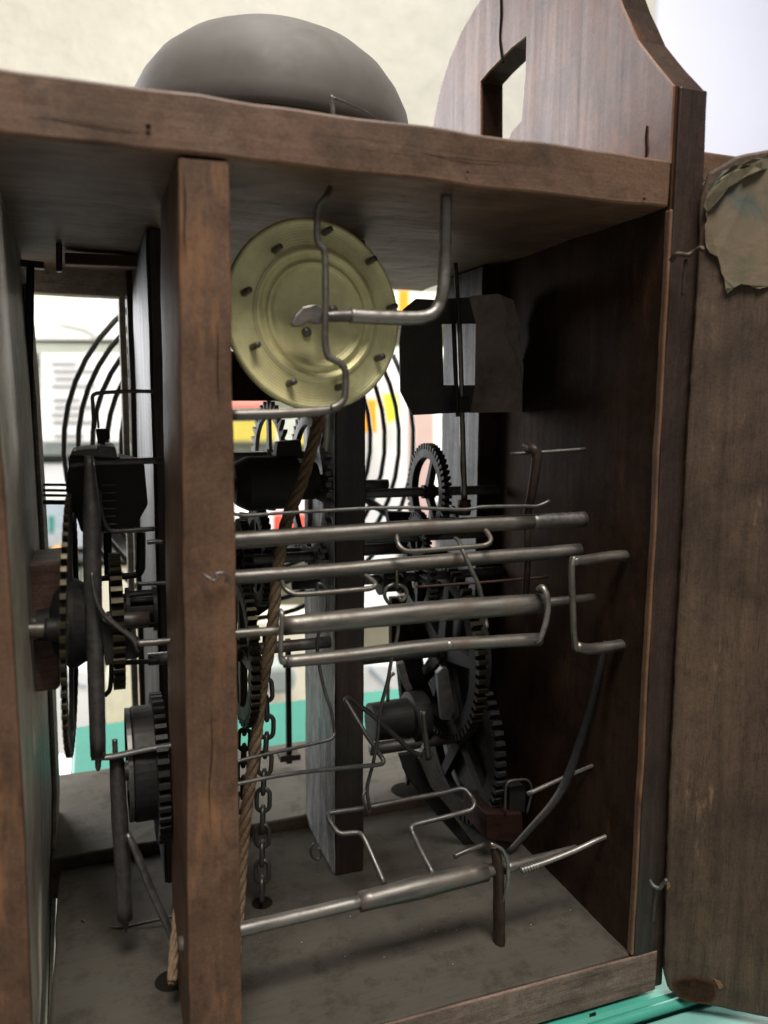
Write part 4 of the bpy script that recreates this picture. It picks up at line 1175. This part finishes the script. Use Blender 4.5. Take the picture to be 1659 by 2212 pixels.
def chain(name, label, pts, lw=38, ll=60, dw=10.5, mat='black_iron', pitch=.70):
    """pts in grid; links laid end to end along the path, every second one turned"""
    global LINK
    P = smooth_path([PY(x, y, Y) for x, y, Y in pts], 16) if len(pts) > 2 else [PY(*pts[0]), PY(*pts[1])]
    Y = pts[0][2]
    t = thing(name, P[0], label, 'chain', 'iron chains')
    Lm, Wm, rm = MM(ll, Y), MM(lw, Y), MM(dw, Y) / 2
    step = (Lm - 4 * rm) * 1.0
    L = [0]
    for a, b in zip(P[:-1], P[1:]): L.append(L[-1] + (b - a).length)
    k = 0
    s = 0
    first = None
    while s + step <= L[-1] + 1e-6:
        def at(q):
            i = max(0, min(len(P) - 2, int(np.searchsorted(L, q, 'right')) - 1))
            return P[i].lerp(P[i + 1], (q - L[i]) / max(1e-9, L[i + 1] - L[i]))
        a, b = at(s), at(s + step)
        d = (b - a).normalized()
        c = (a + b) / 2
        side = Vector((1, -.3, 0)) if k % 2 == 0 else Vector((.3, 1, 0))
        side = (side - d * side.dot(d)).normalized()
        nn = d.cross(side)
        M = Matrix(((*side, 0), (*d, 0), (*nn, 0), (0, 0, 0, 1))).transposed()
        M = Matrix.Translation(c) @ M
        if first is None:
            path = []
            hw, hl = Wm / 2 - rm, Lm / 2 - rm
            for q in range(24):
                an = 2 * math.pi * q / 24
                x = hw * math.cos(an)
                y = (hl - hw) * (1 if math.sin(an) > 0.01 else (-1 if math.sin(an) < -.01 else 0)) + hw * math.sin(an)
                path.append(Vector((x, y, 0)))
            bm = bmesh.new()
            rings = []
            for q in range(24):
                tt = (path[(q + 1) % 24] - path[q - 1]).normalized()
                vv = tt.cross(Vector((0, 0, 1)))
                rings.append([bm.verts.new(path[q] + (vv * math.cos(2 * math.pi * e / 8) + Vector((0, 0, 1)) * math.sin(2 * math.pi * e / 8)) * rm) for e in range(8)])
            for q in range(24):
                A, B = rings[q], rings[(q + 1) % 24]
                for e in range(8):
                    bm.faces.new((A[e], B[e], B[(e + 1) % 8], A[(e + 1) % 8]))
            bmesh.ops.recalc_face_normals(bm, faces=bm.faces)
            me = bpy.data.meshes.new('link')
            bm.to_mesh(me); bm.free()
            for p in me.polygons: p.use_smooth = True
            me.materials.append(MATS[mat])
            first = bpy.data.objects.new('link', me)
            COL.objects.link(first)
            first.parent = t
            loc, rq, s_ = M.decompose()
            first.location = loc - t.location
            first.rotation_mode = 'QUATERNION'
            first.rotation_quaternion = rq
        else:
            copy_of(first, 'link', t, M)
        s += step
        k += 1
    return t


chain('weight_chain', 'long iron chain hanging to the floor hole beside the brown rope', [(572, 1470, .062), (577, 1560, .062), (570, 1680, .062), (567, 1800, .062), (566, 1945, .062)], lw=40, ll=64, mat='iron')
chain('slack_chain', 'shorter black chain sagging close to the wooden post behind the rope', [(560, 1370, .075), (556, 1440, .075), (545, 1510, .075), (530, 1570, .075), (526, 1650, .075), (524, 1780, .075)], lw=36, ll=58)
chain('short_chain', 'short piece of chain dropping into the far floor hole near the gears', [(884, 1630, .115), (880, 1705, .115)], lw=34, ll=54)
ey = thing('eye_screw', PZ(684, 1838, zf), 'tiny iron eye lying on the floor at the foot of the inner post', 'eye screw')
wire('ring', [(678, 1822, .060), (671, 1836, .060), (676, 1852, .060), (688, 1856, .060), (694, 1845, .060), (690, 1832, .060)], 6, 'iron', ey)

# ================================================================== TABLE
tb = thing('teal_table', (0.06, .05, -.03), 'turquoise painted table top that the clock stands on, edge chipped', 'table')
yf = PZ(500, 1528, -.0005).y
XT = PZ(111, 2150, zf).x + .0008
obj('table_top', box(XT, .40, -.0045, yf, -.035, -.0005), 'teal', tb, bevel=.002)
obj('rim', tube_bm([Vector((x, -.0052, -.0023)) for x in np.linspace(XT, .40, 20)], .0017, seg=12), 'teal', tb, smooth=True)
obj('step', box(.085, .40, -.06, -.0060, -.035, -.0048), 'teal_pale', tb, bevel=.001)
for x in (.1385,):
    bm = bmesh.new()
    rr = random.Random(int(x * 1e4))
    q = [Vector((x + math.cos(a) * .0026 * rr.uniform(.3, 1.3), -.0022 + math.sin(a) * .0007 * rr.uniform(.6, 1.2), -.0004)) for a in np.linspace(0, 2 * math.pi, 9)[:-1]]
    obj('chip', prism(q, [p + Vector((0, 0, .0003)) for p in q]), 'chip', tb)

# ================================================================== BACKGROUND ROOM
def S(name, bm, mat):
    o = obj(name, bm, mat)
    o['kind'] = 'structure'
    return o


xs = PY(1405, 300, 1.75).x
S('wall', box(-1.6, xs, 1.75, 1.80, -1.2, 1.9), 'wall_cream')
S('wall_return', box(xs, 2.6, 1.76, 1.81, -1.2, 1.9), 'wall_white')
S('floor', box(-2.5, 2.8, -1.0, 1.8, -1.0, -.95), 'wall_cream')


def BG(name, label, cat, poly, Y, depth, mat, extra=(), bevel=.003):
    a = [PY(x, y, Y) for x, y in poly]
    o = thing(name, sum(a, Vector()) / len(a), label, cat)
    obj('body', slabY(poly, Y, Y + depth), mat, o, bevel=bevel)
    for nm, pl, mt in extra:
        obj(nm, slabY(pl, Y - .002, Y - .0005), mt, o)
    return o


def R4(x0, y0, x1, y1, s=0.0):
    return [(x0, y0), (x1, y0 + s * (x1 - x0)), (x1, y1 + s * (x1 - x0)), (x0, y1)]


shelf = thing('shelf_unit', PY(300, 900, 1.2), 'pale open shelf unit against the cream wall, seen through the clock', 'shelf')
obj('board', slabY(R4(-250, 596, 1250, 640, .03), 1.15, 1.5), 'paper_cream', shelf, bevel=.002)
obj('board', slabY(R4(-250, 738, 1250, 762, .01), 1.15, 1.5), 'paper_green', shelf, bevel=.002)
obj('board', slabY(R4(-250, 962, 1250, 984, 0), 1.15, 1.5), 'shelf_grey', shelf, bevel=.002)
obj('board', slabY(R4(-250, 984, 1250, 1000, 0), 1.17, 1.5), 'shelf_dark', shelf, bevel=.002)
obj('board', slabY(R4(-250, 1208, 1250, 1222, -.02), 1.15, 1.5), 'shelf_dark', shelf, bevel=.002)
obj('back_panel', slabY(R4(-250, 640, 1250, 1700), 1.5, 1.52), 'paper_cream', shelf)
lines = [('text_line', R4(112 + (k % 3) * 3, 782 + k * 16 + (k // 4) * 14, 165 + (k * 37) % 70, 788 + k * 16 + (k // 4) * 14), 'paper_grey') for k in range(9)]
BG('paper_stack', 'white printed papers pinned on the shelf behind the gong', 'papers', R4(88, 764, 262, 955), 1.14, .003, 'paper_white', lines)
BG('sketch_sheet', 'blank-looking white sheet with a faint line drawing above the papers', 'paper sheet', R4(70, 646, 290, 734), 1.14, .003, 'paper_white', [('drawn_line', [(125, 698), (150, 700), (185, 706), (220, 728), (214, 732), (180, 712), (150, 706)], 'paper_green')])
BG('blue_grey_box', 'blue-grey box with a turquoise tab on the lower shelf', 'box', R4(95, 1085, 200, 1185), 1.16, .1, 'blue_grey', [('tab', R4(106, 1115, 117, 1150), 'teal')])
BG('white_box', 'low white box under the grey shelf board', 'box', R4(90, 1002, 330, 1086), 1.16, .1, 'cloth_white')
BG('orange_strip', 'flat orange packet on the lower shelf', 'packet', R4(112, 1186, 165, 1207), 1.14, .05, 'orange')
BG('cream_box', 'cream box low behind the upright shafts', 'box', R4(180, 1225, 345, 1400), 1.16, .1, 'paper_cream')
BG('grey_box', 'grey-green box behind the bearing blocks', 'box', R4(60, 1225, 178, 1440), 1.17, .1, 'shelf_grey')
BG('plastic_bag', 'crumpled white plastic bag below the shelf', 'bag', [(60, 1445), (110, 1425), (150, 1440), (190, 1432), (215, 1470), (220, 1560), (190, 1620), (100, 1690), (60, 1700)], 1.0, .1, 'cloth_white', [('fold', [(130, 1470), (190, 1480), (188, 1486), (130, 1478)], 'blue_grey')], bevel=.01)
BG('cream_bottle', 'rounded cream bottle standing behind the tall shaft', 'bottle', [(228, 1480), (236, 1450), (250, 1428), (262, 1400), (292, 1400), (305, 1430), (322, 1452), (330, 1480), (332, 1580), (228, 1580)], .95, .06, 'bottle_cream', bevel=.01)
BG('yellow_packet', 'long bright yellow packet behind the pin disc', 'packet', R4(480, 906, 640, 954), 1.1, .08, 'yellow')
BG('red_packet', 'red packet lying on the yellow one', 'packet', R4(470, 868, 582, 885, -.02), 1.1, .08, 'soft_red', [('white_band', R4(500, 887, 640, 904), 'paper_white')])
BG('second_yellow_packet', 'yellow packet next to the toothed escape gear', 'packet', R4(645, 906, 705, 962), 1.1, .08, 'yellow')
BG('green_bottle', 'grey-green bottle between the yellow packets', 'bottle', [(600, 960), (602, 900), (612, 885), (630, 885), (642, 900), (645, 960)], 1.08, .05, 'paper_green')
BG('white_tub', 'white tub behind the black drum', 'tub', [(480, 1012), (700, 1008), (692, 1112), (500, 1116)], 1.1, .1, 'cloth_white')
BG('white_carton', 'white carton beneath the black drum', 'carton', R4(488, 1112, 592, 1162), 1.08, .08, 'paper_white')
BG('red_carton', 'bright red carton behind the brown rope', 'carton', R4(594, 1112, 668, 1164), 1.08, .08, 'red')
pl = [(850 + 125 * math.cos(a), 960 + 195 * math.sin(a)) for a in np.linspace(0, 2 * math.pi, 33)[:-1]]
BG('white_platter', 'round white platter leaning behind the gong coil', 'platter', pl, 1.12, .015, 'cloth_white', bevel=.004)
BG('orange_carton', 'orange carton seen between the inner post and the gong coil', 'carton', R4(770, 862, 816, 934), 1.05, .03, 'orange')
BG('lime_label', 'lime yellow card in front of the white platter', 'card', [(826, 850), (862, 850), (868, 900), (838, 916)], 1.06, .004, 'lime')
BG('amber_card', 'amber card high beside the pin disc', 'card', R4(862, 628, 885, 690), 1.06, .004, 'orange')
BG('pink_board', 'dusty pink board behind the upper gear', 'board', R4(884, 790, 940, 1240), 1.09, .01, 'pink')
BG('white_jug', 'white jug low behind the zigzag wire', 'jug', R4(760, 1180, 860, 1340), 1.1, .06, 'cloth_white')
BG('crumpled_plastic', 'crumpled clear-white plastic sheet above the green table edge', 'plastic sheet', [(770, 1420), (860, 1425), (960, 1410), (960, 1530), (770, 1540)], .8, .05, 'cloth_white', [('fold', [(800, 1440), (850, 1490), (846, 1496), (796, 1448)], 'blue_grey')], bevel=.01)
BG('pale_cupboard', 'pale cupboard side low behind the chains', 'cupboard', R4(440, 1340, 760, 1720), 1.0, .1, 'paper_cream')
BG('glass_jar', 'grey rounded jar behind the iron chain', 'jar', [(575, 1440), (640, 1436), (645, 1470), (632, 1500), (585, 1504), (572, 1480)], .9, .05, 'shelf_grey', bevel=.008)
BG('white_backing', 'white cabinet added low behind the table to brighten the slit beside the dial board', 'backing', R4(30, 1705, 330, 2420), .75, .1, 'paper_white')  # white box added so the slit beside the dial board looks bright
